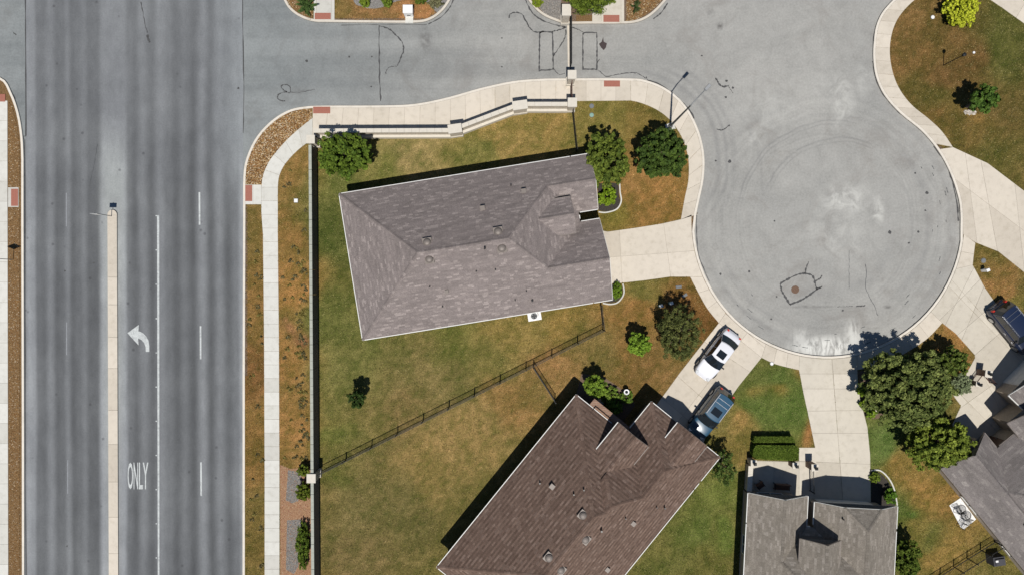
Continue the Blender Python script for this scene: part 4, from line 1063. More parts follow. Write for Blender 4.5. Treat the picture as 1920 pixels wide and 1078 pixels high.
# ------------------------------------------------------------------ walls, pillars, gate, fences
def wallseg(name, a, b, th, z0, z1, mat, parent, capmat=None, capw=.08, caph=.08):
    dx, dy = b[0] - a[0], b[1] - a[1]; l = math.hypot(dx, dy); r = math.atan2(dy, dx)
    o = MB().box(((a[0] + b[0]) / 2, (a[1] + b[1]) / 2, (z0 + z1) / 2), (l, th, z1 - z0), r).obj(name, mat, parent)
    if capmat:
        n = max(1, int(l / .62))
        for i in range(n):
            f = (i + .5) / n
            MB().box((a[0] + dx * f, a[1] + dy * f, z1 + caph / 2 + .001), (l / n - .012, th + capw, caph + random.uniform(-.006, .006)), r).obj('coping', capmat, o)
    return o
ew = thing('stone_wall', 'pale limestone entrance wall with coping running beside the curved pavement', 'wall', (0, 0, 0))
HW = 1.7
wp = [(588, 246), (843, 245)], [(864, 238), (964, 200)], [(986, 196), (1066, 196)]
for a, b in wp: 
    A_, B_ = G(*a, HW), G(*b, HW)
    wallseg('wall_section', A_, B_, .26, .1, HW, M['stone'], ew, M['stone_cap'])
    # projecting base course on the garden side
    dx, dy = B_[0] - A_[0], B_[1] - A_[1]; l = math.hypot(dx, dy); nx_, ny_ = dy / l * .25, -dx / l * .25
    wallseg('base_course', (A_[0] + nx_, A_[1] + ny_), (B_[0] + nx_, B_[1] + ny_), .22, .1, .7, M['stone_cap'], ew)
def pillar(px, py, sx, sy, h, rz=0.0, parent=None, name='pillar'):
    X, Y = G(px, py, h); m = MB(); m.box((X, Y, h / 2), (sx, sy, h), rz); o = m.obj(name, M['stone'], parent)
    MB().box((X, Y, h + .06), (sx + .14, sy + .14, .12), rz).obj('cap', M['stone_cap'], o)
    MB().box((X, Y, .3), (sx + .1, sy + .1, .5), rz).obj('plinth', M['stone_cap'], o)
    return o
pillar(853, 242, 1.0, .6, 2.0, R(8), ew); pillar(975, 198, 1.1, .6, 2.0, R(8), ew); pillar(1073, 193, .62, .62, 2.1, 0, ew)
sw = thing('boundary_wall', 'long grey wall with pale coping between the dry verge and the back gardens', 'wall', (0, 0, 0))
A_, B_ = G(581.5, 272, 2.0), G(588, 1300, 2.0)
n = 22
for i in range(n):
    f0, f1 = i / n, (i + 1) / n
    p = (A_[0] + (B_[0] - A_[0]) * f0, A_[1] + (B_[1] - A_[1]) * f0); q = (A_[0] + (B_[0] - A_[0]) * f1, A_[1] + (B_[1] - A_[1]) * f1)
    wallseg('wall_panel', (p[0], p[1] - .01), (q[0], q[1] + .01), .16, .1, 1.96, M['fence_panel'], sw, M['wall_cap'], .08, .09)
pillar(583, 262, .55, .55, 2.1, 0, sw); pillar(584, 896, .6, .6, 2.1, 0, sw)

def ironfence(name, label, pts, h, cat='fence', post=2.4, mat='iron', picket=.115, rails=(.92, .14), z0=.12):
    P0 = pts[0]; t = thing(name, label, cat, (P0[0], P0[1], 0)); pk = MB()
    for a, b in zip(pts[:-1], pts[1:]):
        a = (a[0] - P0[0], a[1] - P0[1]); b = (b[0] - P0[0], b[1] - P0[1])
        l = math.dist(a, b); n = max(1, round(l / post)); r = math.atan2(b[1] - a[1], b[0] - a[0])
        for i in range(n + 1):
            x, y = a[0] + (b[0] - a[0]) * i / n, a[1] + (b[1] - a[1]) * i / n
            o = MB().box((x, y, z0 + h * .52), (.07, .07, h * 1.04), r).obj('post', M[mat], t)
        for z in rails:
            for i in range(n):
                f0, f1 = i / n, (i + 1) / n
                MB().box((a[0] + (b[0] - a[0]) * (f0 + f1) / 2, a[1] + (b[1] - a[1]) * (f0 + f1) / 2, z0 + h * z), (l / n, .045, .045), r).obj('rail', M[mat], t)
        m = int(l / picket)
        for i in range(m):
            x, y = a[0] + (b[0] - a[0]) * (i + .5) / m, a[1] + (b[1] - a[1]) * (i + .5) / m
            pk.box((x, y, z0 + h / 2), (.018, .018, h), r)
    pk.obj('pickets', M[mat], t, 'stuff'); return t
ironfence('iron_fence', 'long dark iron picket fence crossing the back gardens diagonally', [G(602, 884), G(1130, 618), G(1125, 572)], 1.45)
ironfence('iron_fence', 'short dark iron fence from the long diagonal fence down to the brown roof', [G(1000, 688), G(1040, 750)], 1.45)
ironfence('iron_fence', 'dark green-black iron fence from the entrance wall to the grey roofed house', [G(1072, 208), G(1080, 285)], 1.45)
ironfence('iron_fence', 'dark post fence with wide rails beside the lower right patio slab', [G(1735, 1092), G(1862, 1013), G(1880, 1023)], 1.5, post=1.5)
X, Y = G(583, 262)
# street gate
ga, gb = G(1068.5, 132), G(1066.5, 46)
gt = thing('street_gate', 'tall dark iron gate closed across the entry street between pale pillars', 'gate', (ga[0], ga[1], 0))
L_ = gb[1] - ga[1]; Hg = 2.0
for (f0, f1) in ((.0, .49), (.51, 1)):
    fr = MB(); y0, y1 = L_ * f0 + .1, L_ * f1
    for z in (.15, .95, Hg - .1): fr.box((0, (y0 + y1) / 2, z), (.07, y1 - y0, .07))
    for y in (y0, y1): fr.box((0, y, (Hg + .1) / 2), (.08, .08, Hg - .1))
    leaf = fr.obj('gate_leaf', M['iron'], gt)
    b = MB(); n = int((y1 - y0) / .1)
    for i in range(n): b.box((0, y0 + (i + .5) * (y1 - y0) / n, 1.05), (.03, .03, 1.9))
    for i in range(4): b.box((0, y0 + (i + .5) * (y1 - y0) / 4, Hg * .55), (.02, .55, .35))
    b.obj('bars', M['iron'], leaf, 'stuff')
poly_obj('gate_track', [(1063.5, 48), (1067, 48), (1068.5, 150), (1065, 150)], .004, .03, M['conc_warm'], None, 'structure')
g1 = thing('gate_pillar', 'pale square stone pillar at the pavement end of the street gate', 'pillar', (0, 0, 0)); pillar(1072.5, 141, .58, .58, 2.3, 0, g1, 'shaft')
g2 = thing('gate_pillar', 'pale stone pillar under the tree at the far end of the street gate', 'pillar', (0, 0, 0)); pillar(1062, 20, .6, .8, 2.3, 0, g2, 'shaft')
pa, pb = G(1069.5, 200), G(1069.5, 153)
pg = thing('pedestrian_gate', 'narrow rust-brown iron gate across the pavement between two stone pillars', 'gate', (pa[0], pa[1], 0))
Lp = pb[1] - pa[1]; M['iron_rust'] = plain('rust_brown_iron', (.10, .05, .04), .7, .2)
m = MB()
for z in (.25, 1.75): m.box((0, Lp / 2, z), (.06, Lp - .1, .06))
for y in (.08, Lp - .08): m.box((0, y, 1.0), (.07, .07, 1.7))
m.obj('gate_frame', M['iron_rust'], pg)
m = MB()
for i in range(16): m.box((0, .1 + (i + .5) * (Lp - .2) / 16, 1.0), (.025, .025, 1.5))
m.obj('bars', M['iron_rust'], pg, 'stuff')
MB().box((.05, .2, 1.0), (.12, .12, .22)).obj('lock_box', M['black_trim'], pg)

# ------------------------------------------------------------------ street furniture
X, Y = G(1256, 238)
sl_ = thing('street_lamp', 'tall grey street lamp leaning its long arm over the turning circle', 'street lamp', (X, Y, 0))
MB().box((0, -.05, .14), (.75, .62, .1), R(20)).obj('footing', M['conc_white'], sl_)
MB().lathe((0, 0, .16), [(.2, 0), (.2, .12), (.13, .3), (.1, .32)], 12).obj('base_flange', M['lamp_metal'], sl_)
MB().bar((0, 0, .3), (0, 0, 7.3), .10, 10, .06).obj('pole', M['lamp_metal'], sl_)
m = MB(); m.bar((0, 0, 7.2), (.45, .5, 7.55), .045, 8); m.bar((.45, .5, 7.55), (1.0, 1.08, 7.62), .04, 8); m.obj('arm', M['lamp_metal'], sl_)
m = MB(); m.box((1.18, 1.27, 7.62), (.62, .26, .13), R(47), .8); hd = m.obj('lamp_head', M['sign_back'], sl_)
MB().box((1.2, 1.29, 7.545), (.36, .18, .03), R(47)).obj('lens', M['clear_lens'], hd)
def signpost(px, py, h, shape, label, face, size):
    X, Y = G(px, py); t = thing('road_sign', label, 'road sign', (X, Y, .1))
    MB().bar((0, 0, 0), (0, 0, h), .03, 8).obj('pole', M['lamp_metal'], t)
    if shape == 'diamond':
        s = size; V = [(-s, -.05, h - s * .95), (0, -.05, h - 2 * s * .98), (s, -.05, h - s * .95), (0, -.05, h)]
    else:
        w_, hh = size; V = [(-w_, -.05, h - hh), (w_, -.05, h - hh), (w_, -.05, h), (-w_, -.05, h)]
    m = MB(); m.add([(v[0], -.07, v[2]) for v in V] + [(v[0], -.035, v[2]) for v in V], [(0, 1, 2, 3), (7, 6, 5, 4), (0, 4, 5, 1), (1, 5, 6, 2), (2, 6, 7, 3), (3, 7, 4, 0)])
    pn = m.obj('sign_panel', M['sign_back'], t)
    m = MB(); c = (sum(v[0] for v in V) / 4, sum(v[2] for v in V) / 4)
    m.add([(c[0] + (v[0] - c[0]) * .93, -.074, c[1] + (v[2] - c[1]) * .93) for v in V], [(0, 1, 2, 3)]); m.obj('sign_face', M[face], pn)
    MB().box((0, -.02, h - .25), (.1, .05, .04)).obj('bracket', M['lamp_metal'], t)
    return t
signpost(27, 487, 3.4, 'diamond', 'diamond shaped sign on a post in the gravel strip at the left edge', 'sign_yellow', .58)
signpost(211, 406, 2.75, 'rect', 'small rectangular sign on a thin post at the median nose', 'white_trim', (.30, .85))
# white cabinet on the island
X, Y = G(768, 27)
t = thing('utility_cabinet', 'white metal cabinet with small dark vent standing on the dry island verge', 'cabinet', (X, Y, .1))
MB().box((0, 0, .5), (.75, .62, 1.0), 0).obj('housing', M['white_box'], t); MB().box((0, 0, 1.02), (.82, .7, .05)).obj('lid', M['white_box'], t)
MB().box((0, -.32, .42), (.3, .03, .12)).obj('vent', M['black_trim'], t)
MB().box((0, -.55, .05), (.66, .55, .1)).obj('pad', M['conc_white'], t)
def vault(px, py, sx, sy, label, mat, rz=0.0, h=.06, shape='round', z=.115):
    X, Y = G(px, py); t = thing('utility_cover', label, 'utility cover', (X, Y, z))
    m = MB()
    if shape == 'round': m.lathe((0, 0, 0), [(sx, 0), (sx, h), (sx * .8, h + .015), (.001, h + .018)], 14)
    else: m.box((0, 0, h / 2), (sx, sy, h), rz)
    m.obj('lid', M[mat], t)
    m = MB()
    if shape == 'round': m.lathe((0, 0, 0), [(sx * 1.2, 0), (sx * 1.2, h * .6), (sx, h * .6)], 14)
    else: m.box((0, 0, h * .3), (sx * 1.2, sy * 1.2, h * .6), rz)
    m.obj('collar', M['util_grey'], t); return t
vault(1109, 200, .17, 0, 'dark round cover set in the grass beside the entrance pillar', 'util_grey')
vault(1109, 217, .17, 0, 'pale green round cover in the grass just below the dark cover', 'util_green')
vault(1272, 538, .42, .2, 'blue-grey oblong meter lid nearest the grey house driveway', 'util_grey', R(5), .05, 'box')
vault(1283, 554, .4, .2, 'tilted blue-grey meter lid just above the olive tree', 'util_grey', R(30), .05, 'box')
vault(1747, 34, .15, 0, 'white round cover in the brown lawn left of the golden bush', 'white_box')
vault(1824, 100, .10, 0, 'tiny white disc in the upper right lawn beside the thin pole', 'white_box')
vault(1842, 489, .18, 0, 'grey round cover in the small verge beside the upper right driveway', 'util_grey')
vault(1446, 681, .14, 0, 'small white valve cover at the top of the narrow lawn', 'white_box')
vault(556, 377, .3, .3, 'square white box lid in the dry verge beside the boundary wall', 'white_box', 0, .08, 'box')
vault(1638, 772, .38, .38, 'square pale paving lid at the end of the leaf litter bed', 'conc_warm', R(10), .05, 'box', z=.13)
for i, (px, py, lab) in enumerate(((1255, 568, 'short pale green pedestal with dark cap right of the pedestal pair'), (1236, 573, 'short pale green pedestal leaning at the tree edge, leftmost of two'), (1840, 507, 'pale cable pedestal with black cap in the verge by the black car driveway'))):
    X, Y = G(px, py); t = thing('cable_pedestal', lab, 'pedestal', (X, Y, .1))
    MB().box((0, 0, .38), (.26, .22, .76), R(25), .9).obj('body', M['util_green'] if i < 2 else M['white_box'], t); MB().box((0, 0, .79), (.28, .24, .07), R(25)).obj('cap', M['white_box'], t)
# pole in the upper right lawn (black marker post)
X, Y = G(1767, 124); t = thing('lamp_post', 'thin black garden lamp post standing alone in the upper right lawn', 'lamp post', (X, Y, .1))
MB().bar((0, 0, 0), (0, 0, 2.7), .035, 8).obj('pole', M['iron'], t); MB().lathe((0, 0, 2.7), [(.07, 0), (.13, .05), (.13, .25), (.16, .27), (.001, .38)], 10).obj('lantern', M['iron'], t)
X, Y = G(1803, 441); 
# condenser beside house one
X, Y = G(1002, 592.5)
t = thing('condenser', 'white pad with a round-fanned condenser against the grey roofed house wall', 'air conditioner', (X, Y, .11), R(9.15))
MB().box((0, 0, .05), (1.14, .72, .1)).obj('pad', M['white_box'], t)
MB().box((-.05, .06, .5), (.66, .56, .78)).obj('housing', M['white_box'], t)
MB().lathe((-.05, .06, .89), [(.27, 0), (.27, .02), (.24, .02), (.24, .005), (.001, .005)], 18).obj('fan_ring', M['util_grey'], t)
m = MB()
for k in range(4): m.box((-.05 + .13 * math.cos(k * 1.57), .06 + .13 * math.sin(k * 1.57), .905), (.2, .10, .01), k * 1.57)
m.obj('fan_blade', M['black_trim'], t)
X, Y = G(1001, 582); 
# bird bath near brown house
X, Y = G(1172, 732); t = thing('bird_bath', 'small white round bird bath standing among the shrubs', 'bird bath', (X, Y, .12))
MB().lathe((0, 0, 0), [(.14, 0), (.06, .1), (.05, .55), (.2, .66), (.24, .72), (.2, .70), (.001, .66)], 14).obj('bowl', M['white_box'], t); MB().lathe((0, 0, 0), [(.13, .705), (.001, .705)], 12).obj('water', M['glass'], t)
X, Y = G(1125, 754); t = thing('garden_boulder', 'rounded pale grey boulder in the shaded bed beside the brown roof', 'boulder', (X, Y, .1))
MB().lathe((0, 0, 0), [(.3, 0), (.34, .12), (.26, .3), (.12, .36), (.001, .37)], 9).obj('rock', M['conc_drive'], t)

# lantern pillars and rails in the front yards on the right
def lanternpost(px, py, h, label, mat, rz=0.0, s=.4):
    X, Y = G(px, py); t = thing('lantern_pillar', label, 'pillar', (X, Y, .12), rz)
    MB().box((0, 0, h / 2), (s, s, h)).obj('shaft', M[mat], t); MB().box((0, 0, h + .04), (s + .1, s + .1, .08)).obj('cap', M['stone_cap'], t)
    m = MB(); m.box((0, 0, h + .12), (.12, .12, .08)); m.box((0, 0, h + .3), (.18, .18, .26)); m.box((0, 0, h + .46), (.26, .26, .06), 0, .5); m.obj('lantern', M['iron'], t)
lanternpost(1404, 861, 1.1, 'stone pillar with black lantern at the left corner of the shaded porch court', 'stone')
lanternpost(1481, 866, 1.05, 'brown brick pillar with black lantern below the middle of the clipped hedge', 'brick_red')
lanternpost(1514, 868, 1.35, 'taller lantern pillar between the porch path and the wide driveway', 'brick_red', 0, .48)
lanternpost(1834, 697, 1.2, 'brown lantern pillar on the path nearest the black car', 'brick_red', R(-8), .5)
lanternpost(1819, 717, .9, 'small lantern pillar at the edge of the grey-green shrub', 'brick_red', R(-8), .3)
ironfence('iron_railing', 'low iron railing from the taller lantern pillar back to the tan roofed house', [G(1516, 874), G(1517, 918)], 1.0, cat='railing')
ironfence('iron_railing', 'low brown railing running from the path pillar towards the shrub', [G(1829, 699), G(1818, 713)], .95, cat='railing', mat='iron_rust')
ironfence('iron_railing', 'low railing running from the path pillar towards the right garage', [G(1839, 700), G(1853, 716)], .95, cat='railing', mat='iron_rust')
lw = thing('low_wall', 'low cream wall with pale coping on the left side of the porch court', 'wall', (0, 0, 0))
wallseg('wall_section', G(1401, 868), G(1398, 915), .32, .1, .9, M['stone'], lw, M['stone_cap'])
def bench(px, py, rz, label, wdt=1.2):
    X, Y = G(px, py); t = thing('garden_bench' if wdt > 1 else 'patio_chair', label, 'bench' if wdt > 1 else 'chair', (X, Y, .14), rz)
    MB().box((0, 0, .42), (wdt, .5, .06)).obj('seat', M['door_brown'], t); MB().box((0, -.26, .7), (wdt, .05, .5)).obj('backrest', M['door_brown'], t)
    for x in (-1, 1):
        for y in (-1, 1): MB().box((x * (wdt / 2 - .05), y * .22, .2), (.05, .05, .4)).obj('leg', M['iron'], t)
        MB().box((x * (wdt / 2 - .03), 0, .62), (.05, .5, .04)).obj('armrest', M['iron'], t)
bench(1461, 909, R(180 - 4), 'dark bench in the shade of the porch beside the tan roofed house', 1.25)
bench(1421, 906, R(215), 'small dark chair turned at an angle on the shaded porch court', .62)

# patio furniture at lower right
X, Y = G(1801, 960); t = sheet('patio_slab', GL([(1778, 946), (1799, 932), (1828, 972), (1806, 990), (1800, 988)]), .15, M['white_box'])
covers.append(GL([(1778, 946), (1799, 932), (1828, 972), (1804, 990)]))
def lattice_chair(px, py, rz, label, s=.5):
    X, Y = G(px, py); t = thing('patio_chair', label, 'chair', (X, Y, .15), rz)
    m = MB()
    for i in range(5): m.box((0, (i - 2) * s / 5, .42), (s, .035, .03))
    m.obj('seat', M['iron'], t)
    m = MB()
    for i in range(5): m.box(((i - 2) * s / 5, -s / 2, .65), (.03, .03, .48))
    m.box((0, -s / 2, .9), (s, .04, .04)); m.obj('backrest', M['iron'], t)
    for x in (-1, 1):
        for y in (-1, 1): MB().bar((x * s / 2, y * s / 2, 0), (x * s / 2.3, y * s / 2.3, .42), .02).obj('leg', M['iron'], t)
lattice_chair(1789, 951, R(20), 'black openwork chair at the upper left corner of the white patio slab')
lattice_chair(1808, 974, R(200), 'black openwork chair towards the lower corner of the white patio slab')
lattice_chair(1799, 982, R(150), 'black openwork chair at the bottom tip of the white patio slab')
X, Y = G(1800, 960); t = thing('patio_table', 'round black slatted table in the middle of the white patio slab', 'table', (X, Y, .15))
m = MB()
for i in range(-4, 5):
    l = 2 * math.sqrt(max(.4 ** 2 - (i * .09) ** 2, .01)); m.box((0, i * .09, .7), (l, .035, .025))
m.lathe((0, 0, .7), [(.38, -.02), (.42, -.02), (.42, .02), (.38, .02), (.38, -.02)], 18); m.obj('tabletop', M['iron'], t)
m = MB(); m.bar((0, 0, 0), (0, 0, .7), .03); m.box((0, 0, .02), (.5, .05, .04)); m.box((0, 0, .02), (.05, .5, .04)); m.obj('pedestal', M['iron'], t)
X, Y = G(1858, 1043); t = thing('covered_grill', 'bulky dark grey covered grill beside the wall at the lower right corner', 'grill', (X, Y, .1), R(8))
m = MB(); m.box((0, 0, .5), (1.05, .8, 1.0), 0, .93); m.box((0, 0, 1.06), (.85, .6, .14), 0, .8); m.obj('cover', M['cover'], t)
MB().box((-.3, .1, 1.15), (.22, .16, .03)).obj('tag', M['white_box'], t)
for x in (-.4, .4): MB().box((x, -.36, .05), (.1, .1, .1)).obj('wheel', M['rubber'], t)
# narrow stone path along that house
strip('path', [(1752, 872), (1790, 918), (1830, 967), (1870, 1014), (1935, 1090)], [(1775, 872), (1812, 918), (1852, 967), (1892, 1012), (1960, 1090)], 14, M['conc_warm'])

# ------------------------------------------------------------------ cars
def car(label, loc, rz, L, Wd, Hh, paint, suv=False, sunroof=True, rails=False, roofmat=None):
    t = thing('parked_car', label, 'car', (loc[0], loc[1], .14), rz)
    belt = .92 if not suv else 1.08; hl = L / 2
    # body loft: stations along x (front = +x)
    if suv: st = [(-hl, .80, .62), (-hl + .12, .93, .98), (-hl + .5, .985, belt), (-.6, 1, belt), (.7, 1, belt), (hl - 1.05, .985, belt - .02), (hl - .4, .95, belt - .1), (hl - .1, .86, .80), (hl, .70, .58)]
    else: st = [(-hl, .74, .60), (-hl + .12, .88, .84), (-hl + .5, .96, .94), (-.9, 1, belt), (.6, 1, belt), (hl - 1.2, .98, .88), (hl - .5, .92, .78), (hl - .14, .80, .64), (hl, .62, .50)]
    V = []; hw = Wd / 2; prof = [(0, 0), ]
    for x, wf, zt in st:
        w_ = hw * wf; z0 = .24
        ring = [(-w_ * .93, z0), (-w_, z0 + .18), (-w_ * 1.0, z0 + (zt - z0) * .55), (-w_ * .95, zt - .07), (-w_ * .84, zt), (-w_ * .45, zt + .035), (0, zt + .05)]
        ring = ring + [(-a, b) for a, b in ring[:-1]][::-1]
        V += [(x, a, b) for a, b in ring]
    m = len(ring); F = []
    for i in range(len(st) - 1):
        for k in range(m - 1): F.append((i * m + k, i * m + k + 1, (i + 1) * m + k + 1, (i + 1) * m + k))
        F.append((i * m + m - 1, i * m, (i + 1) * m, (i + 1) * m + m - 1))
    F.append(tuple(range(m))); F.append(tuple(range((len(st) - 1) * m, len(st) * m))[::-1])
    body = link('body', mesh('body', V, F), paint, t, smooth=True)
    md = body.modifiers.new('sub', 'SUBSURF'); md.levels = 2; md.render_levels = 2
    # cabin ring: base and roof corners
    if suv: bx0, bx1, rx0, rx1 = -hl + .22, hl - 1.25, -hl + .55, hl - 2.05
    else: bx0, bx1, rx0, rx1 = -hl + .62, hl - 1.30, -hl + 1.32, hl - 2.10
    bw, rw = hw * .90, hw * (.76 if suv else .70); zb = belt - .02; zr = Hh
    def ring(x0, x1, w_, z, n=5, bow=.12):
        p = []
        for i in range(n): f = i / (n - 1) * 2 - 1; p.append((x1 + bow * (1 - f * f), f * w_, z + (.03 * (1 - f * f) if z > belt + .2 else 0)))
        for i in range(n): f = 1 - i / (n - 1) * 2; p.append((x0 - bow * .8 * (1 - f * f), f * w_, z + (.03 * (1 - f * f) if z > belt + .2 else 0)))
        return p
    A_, B_ = ring(bx0, bx1, bw, zb), ring(rx0, rx1, rw, zr)
    n = len(A_); V = A_ + B_; F = [(i, (i + 1) % n, n + (i + 1) % n, n + i) for i in range(n)]
    link('cabin_frame', mesh('cabin_frame', V, F), paint, t)
    # roof panel with domed rows
    V = []; rows = 9
    for i in range(rows):
        f = i / (rows - 1) * 2 - 1; bowf = .12 * (1 - f * f); dz = .03 * (1 - f * f)
        for j in range(7):
            g = j / 6; x = (rx0 - bowf * .8) + ((rx1 + bowf) - (rx0 - bowf * .8)) * g
            V.append((x, f * rw * 1.01, zr + dz + .012 + .028 * (1 - (2 * g - 1) ** 2)))
    F = [(i * 7 + j, i * 7 + j + 1, (i + 1) * 7 + j + 1, (i + 1) * 7 + j) for i in range(rows - 1) for j in range(6)]
    roof = link('roof', mesh('roof', V, F), roofmat or paint, t, smooth=True)
    def lerp(a, b, f): return tuple(a[k] + (b[k] - a[k]) * f for k in range(3))
    def glass(name, idx, lo=.1, hi=.92, lead=1.012, trim=.0):
        V = []; k = len(idx)
        for f in (lo, hi):
            for i in idx:
                p = lerp(A_[i], B_[i], f); V.append((p[0] * 1.0 + (.014 if p[0] > 0 else -.014) * (1 if name != 'side_window' else 0), p[1] * (1.0 if name != 'side_window' else lead), p[2] + .012))
        if trim:
            pass
        link(name, mesh(name, V, [(i, i + 1, k + i + 1, k + i) for i in range(k - 1)]), M['carglass'], t)
    glass('windscreen', [0, 1, 2, 3, 4]); glass('rear_window', [5, 6, 7, 8, 9])
    for (i0, i1) in ((4, 5), (9, 0)):
        a0, a1, b0, b1 = A_[i0], A_[i1], B_[i0], B_[i1]; ns = 3 if suv else 2
        for s_ in range(ns):
            f0, f1 = .03 + .94 * s_ / ns + .015, .03 + .94 * (s_ + 1) / ns - .015; q = []
            for g in (.14, .9):
                for f in ((f0, f1) if g < .5 else (f1, f0)):
                    lo_ = lerp(a0, a1, f); hi_ = lerp(b0, b1, f); p = lerp(lo_, hi_, g); q.append((p[0], p[1] * 1.015, p[2] + .004))
            link('side_window', mesh('side_window', q, [(0, 1, 2, 3)]), M['carglass'], t)
    if sunroof:
        cx = (rx0 + rx1) / 2 + (.25 if not suv else .45); MB().box((cx, 0, zr + .075), (.62, .74 * rw / .66, .02)).obj('sunroof', M['carglass'], t)
    if rails:
        for s_ in (-1, 1): MB().box(((rx0 + rx1) / 2, s_ * rw * .93, zr + .07), (rx1 - rx0 - .1, .04, .05)).obj('roof_rail', M['chrome'], t)
        for x in (rx0 + .35, rx0 + .75): MB().box((x, 0, zr + .085), (.03, rw * 1.7, .015)).obj('crossbar', M['chrome'], t)
    for x in (-hl + .82 + (.05 if suv else 0), hl - .85):
        for s_ in (-1, 1):
            r = .33 if not suv else .37; mw = MB(); mw.bar((x, s_ * (hw - .22), r), (x, s_ * (hw + .01), r), r, 18)
            wo_ = mw.obj('wheel', M['rubber'], t); MB().bar((x, s_ * (hw - .02), r), (x, s_ * (hw + .022), r), r * .66, 14).obj('rim', M['chrome'], wo_)
    for s_ in (-1, 1):
        MB().box((hl - .2, s_ * hw * .62, .68 if not suv else .80), (.26, .32, .12), s_ * -.5, .8).obj('headlight', M['clear_lens'], t)
        MB().box((-hl + .13, s_ * hw * .66, .82 if not suv else .95), (.16, .22, .14 if not suv else .26), s_ * .35, .8).obj('tail_light', M['red_lens'], t)
        MB().box((bx1 - .38, s_ * (hw + .0), belt + .04), (.13, .24, .12), 0, .8).obj('mirror', M['black_trim'], t)
        MB().box((0, s_ * hw * .985, .32), (L * .5, .04, .1)).obj('sill', M['black_trim'], t)
    MB().box((hl - .03, 0, .42), (.06, Wd * .5, .18)).obj('grille', M['black_trim'], t)
    MB().box((-hl + .02, 0, .62), (.03, .5, .12)).obj('number_plate', M['white_box'], t)
    for x in (bx1 - .35, bx1 - 1.3):
        for s_ in (-1, 1): MB().box((x, s_ * hw * .995, .72), (.16, .03, .03)).obj('door_handle', M['chrome'], t)
    return t
M['carglass'] = plain('tinted_car_glass', (.012, .016, .02), .06, 0, .9, var=.05)
def carpaint(name, c, rough=.25):
    t = NT(name, rough, .6); t.b.inputs['Coat Weight'].default_value = .6; t.b.inputs['Coat Roughness'].default_value = .06; return t.col(c)
M['white_paint'] = carpaint('white_car_paint', (.72, .73, .78)); M['blue_paint'] = carpaint('slate_blue_car_paint', (.025, .08, .14), .25); M['black_paint'] = carpaint('black_blue_car_paint', (.008, .016, .045), .3)
car('white saloon car with dark sunroof parked nose-in on the driveway', G(1341, 664), R(53 + 180), 4.65, 1.84, 1.44, M['white_paint'])
car('slate blue estate car with roof bars parked close behind the white car', G(1328, 771), R(53 + 180), 4.6, 1.86, 1.68, M['blue_paint'], True, True, True)
car('black off-road car parked on the driveway at the right edge', G(1889, 613), R(-51), 4.85, 1.95, 1.78, M['black_paint'], True, False, True)

# ------------------------------------------------------------------ trees and shrubs
def leaves(cx, cy, cz, rx, ry, rz_, n, size, c1, c2, clumps, seed, spiky=False, fill=.35, elong=1.6, up=.4):
    g = np.random.default_rng(seed)
    kk = np.arange(clumps) + .5; ph = kk * 2.399963; zc = 1 - 2 * kk / clumps
    d = np.stack([np.sqrt(1 - zc ** 2) * np.cos(ph), np.sqrt(1 - zc ** 2) * np.sin(ph), zc], 1) + g.normal(size=(clumps, 3)) * .22; d /= np.linalg.norm(d, axis=1)[:, None]
    r = g.uniform(.2, 1.0, clumps) ** .4 * g.uniform(.82, 1.10, clumps)
    lob = 1 + .06 * np.sin(3 * np.arctan2(d[:, 1], d[:, 0]) + seed) + .05 * np.sin(5 * np.arctan2(d[:, 1], d[:, 0]) + 2 * seed)
    cen = d * (r * lob)[:, None] * .93
    # radius of a clump so that the clumps together fill the crown
    cs = 1.15 / clumps ** (1 / 2.6) * g.uniform(.5, 1.15, clumps)
    k = g.integers(0, clumps, n)
    o = g.normal(size=(n, 3)); o /= np.linalg.norm(o, axis=1)[:, None]
    rad = g.random(n) ** .45
    P = cen[k] + o * (rad * cs[k])[:, None] * np.array([1, 1, .75])
    if spiky:
        tt = g.uniform(.1, 1.15, n); P = cen[k] * 1.15 * tt[:, None] + g.normal(size=(n, 3)) * .05; o = cen[k] / (np.linalg.norm(cen[k], axis=1)[:, None] + 1e-6)
    L = np.linalg.norm(P, axis=1); far = L > 1.15; P[far] *= (1.15 / L[far])[:, None]
    P = P * np.array([rx, ry, rz_]) + np.array([cx, cy, cz]); P[:, 2] = np.maximum(P[:, 2], .14)
    # leaf normals roughly face out of their clump, so each clump has a lit and a shaded side
    N = o + g.normal(size=(n, 3)) * .55 + np.array([0, 0, .35]); N /= np.linalg.norm(N, axis=1)[:, None]
    a = np.cross(N, g.normal(size=(n, 3))); a /= np.linalg.norm(a, axis=1)[:, None]
    if spiky:
        a = o + g.normal(size=(n, 3)) * .25; a /= np.linalg.norm(a, axis=1)[:, None]
    b = np.cross(N, a); b /= np.linalg.norm(b, axis=1)[:, None]
    s = size * g.uniform(.55, 1.35, n)[:, None]; w_ = s / elong * 1.25
    V = np.zeros((n, 4, 3)); V[:, 0] = P - a * s; V[:, 1] = P - b * w_ * .9; V[:, 2] = P + a * s; V[:, 3] = P + b * w_ * .9
    tone = g.random((clumps, 1))[k] * .45 + g.random((n, 1)) * .55
    c = np.array(c1) * (1 - tone) + np.array(c2) * tone; c *= g.uniform(.7, 1.4, (n, 1))
    return V.reshape(-1, 3), np.clip(np.repeat(c * 1.06 * np.array([1.03, 1.0, .8]), 4, axis=0), 0, 1)
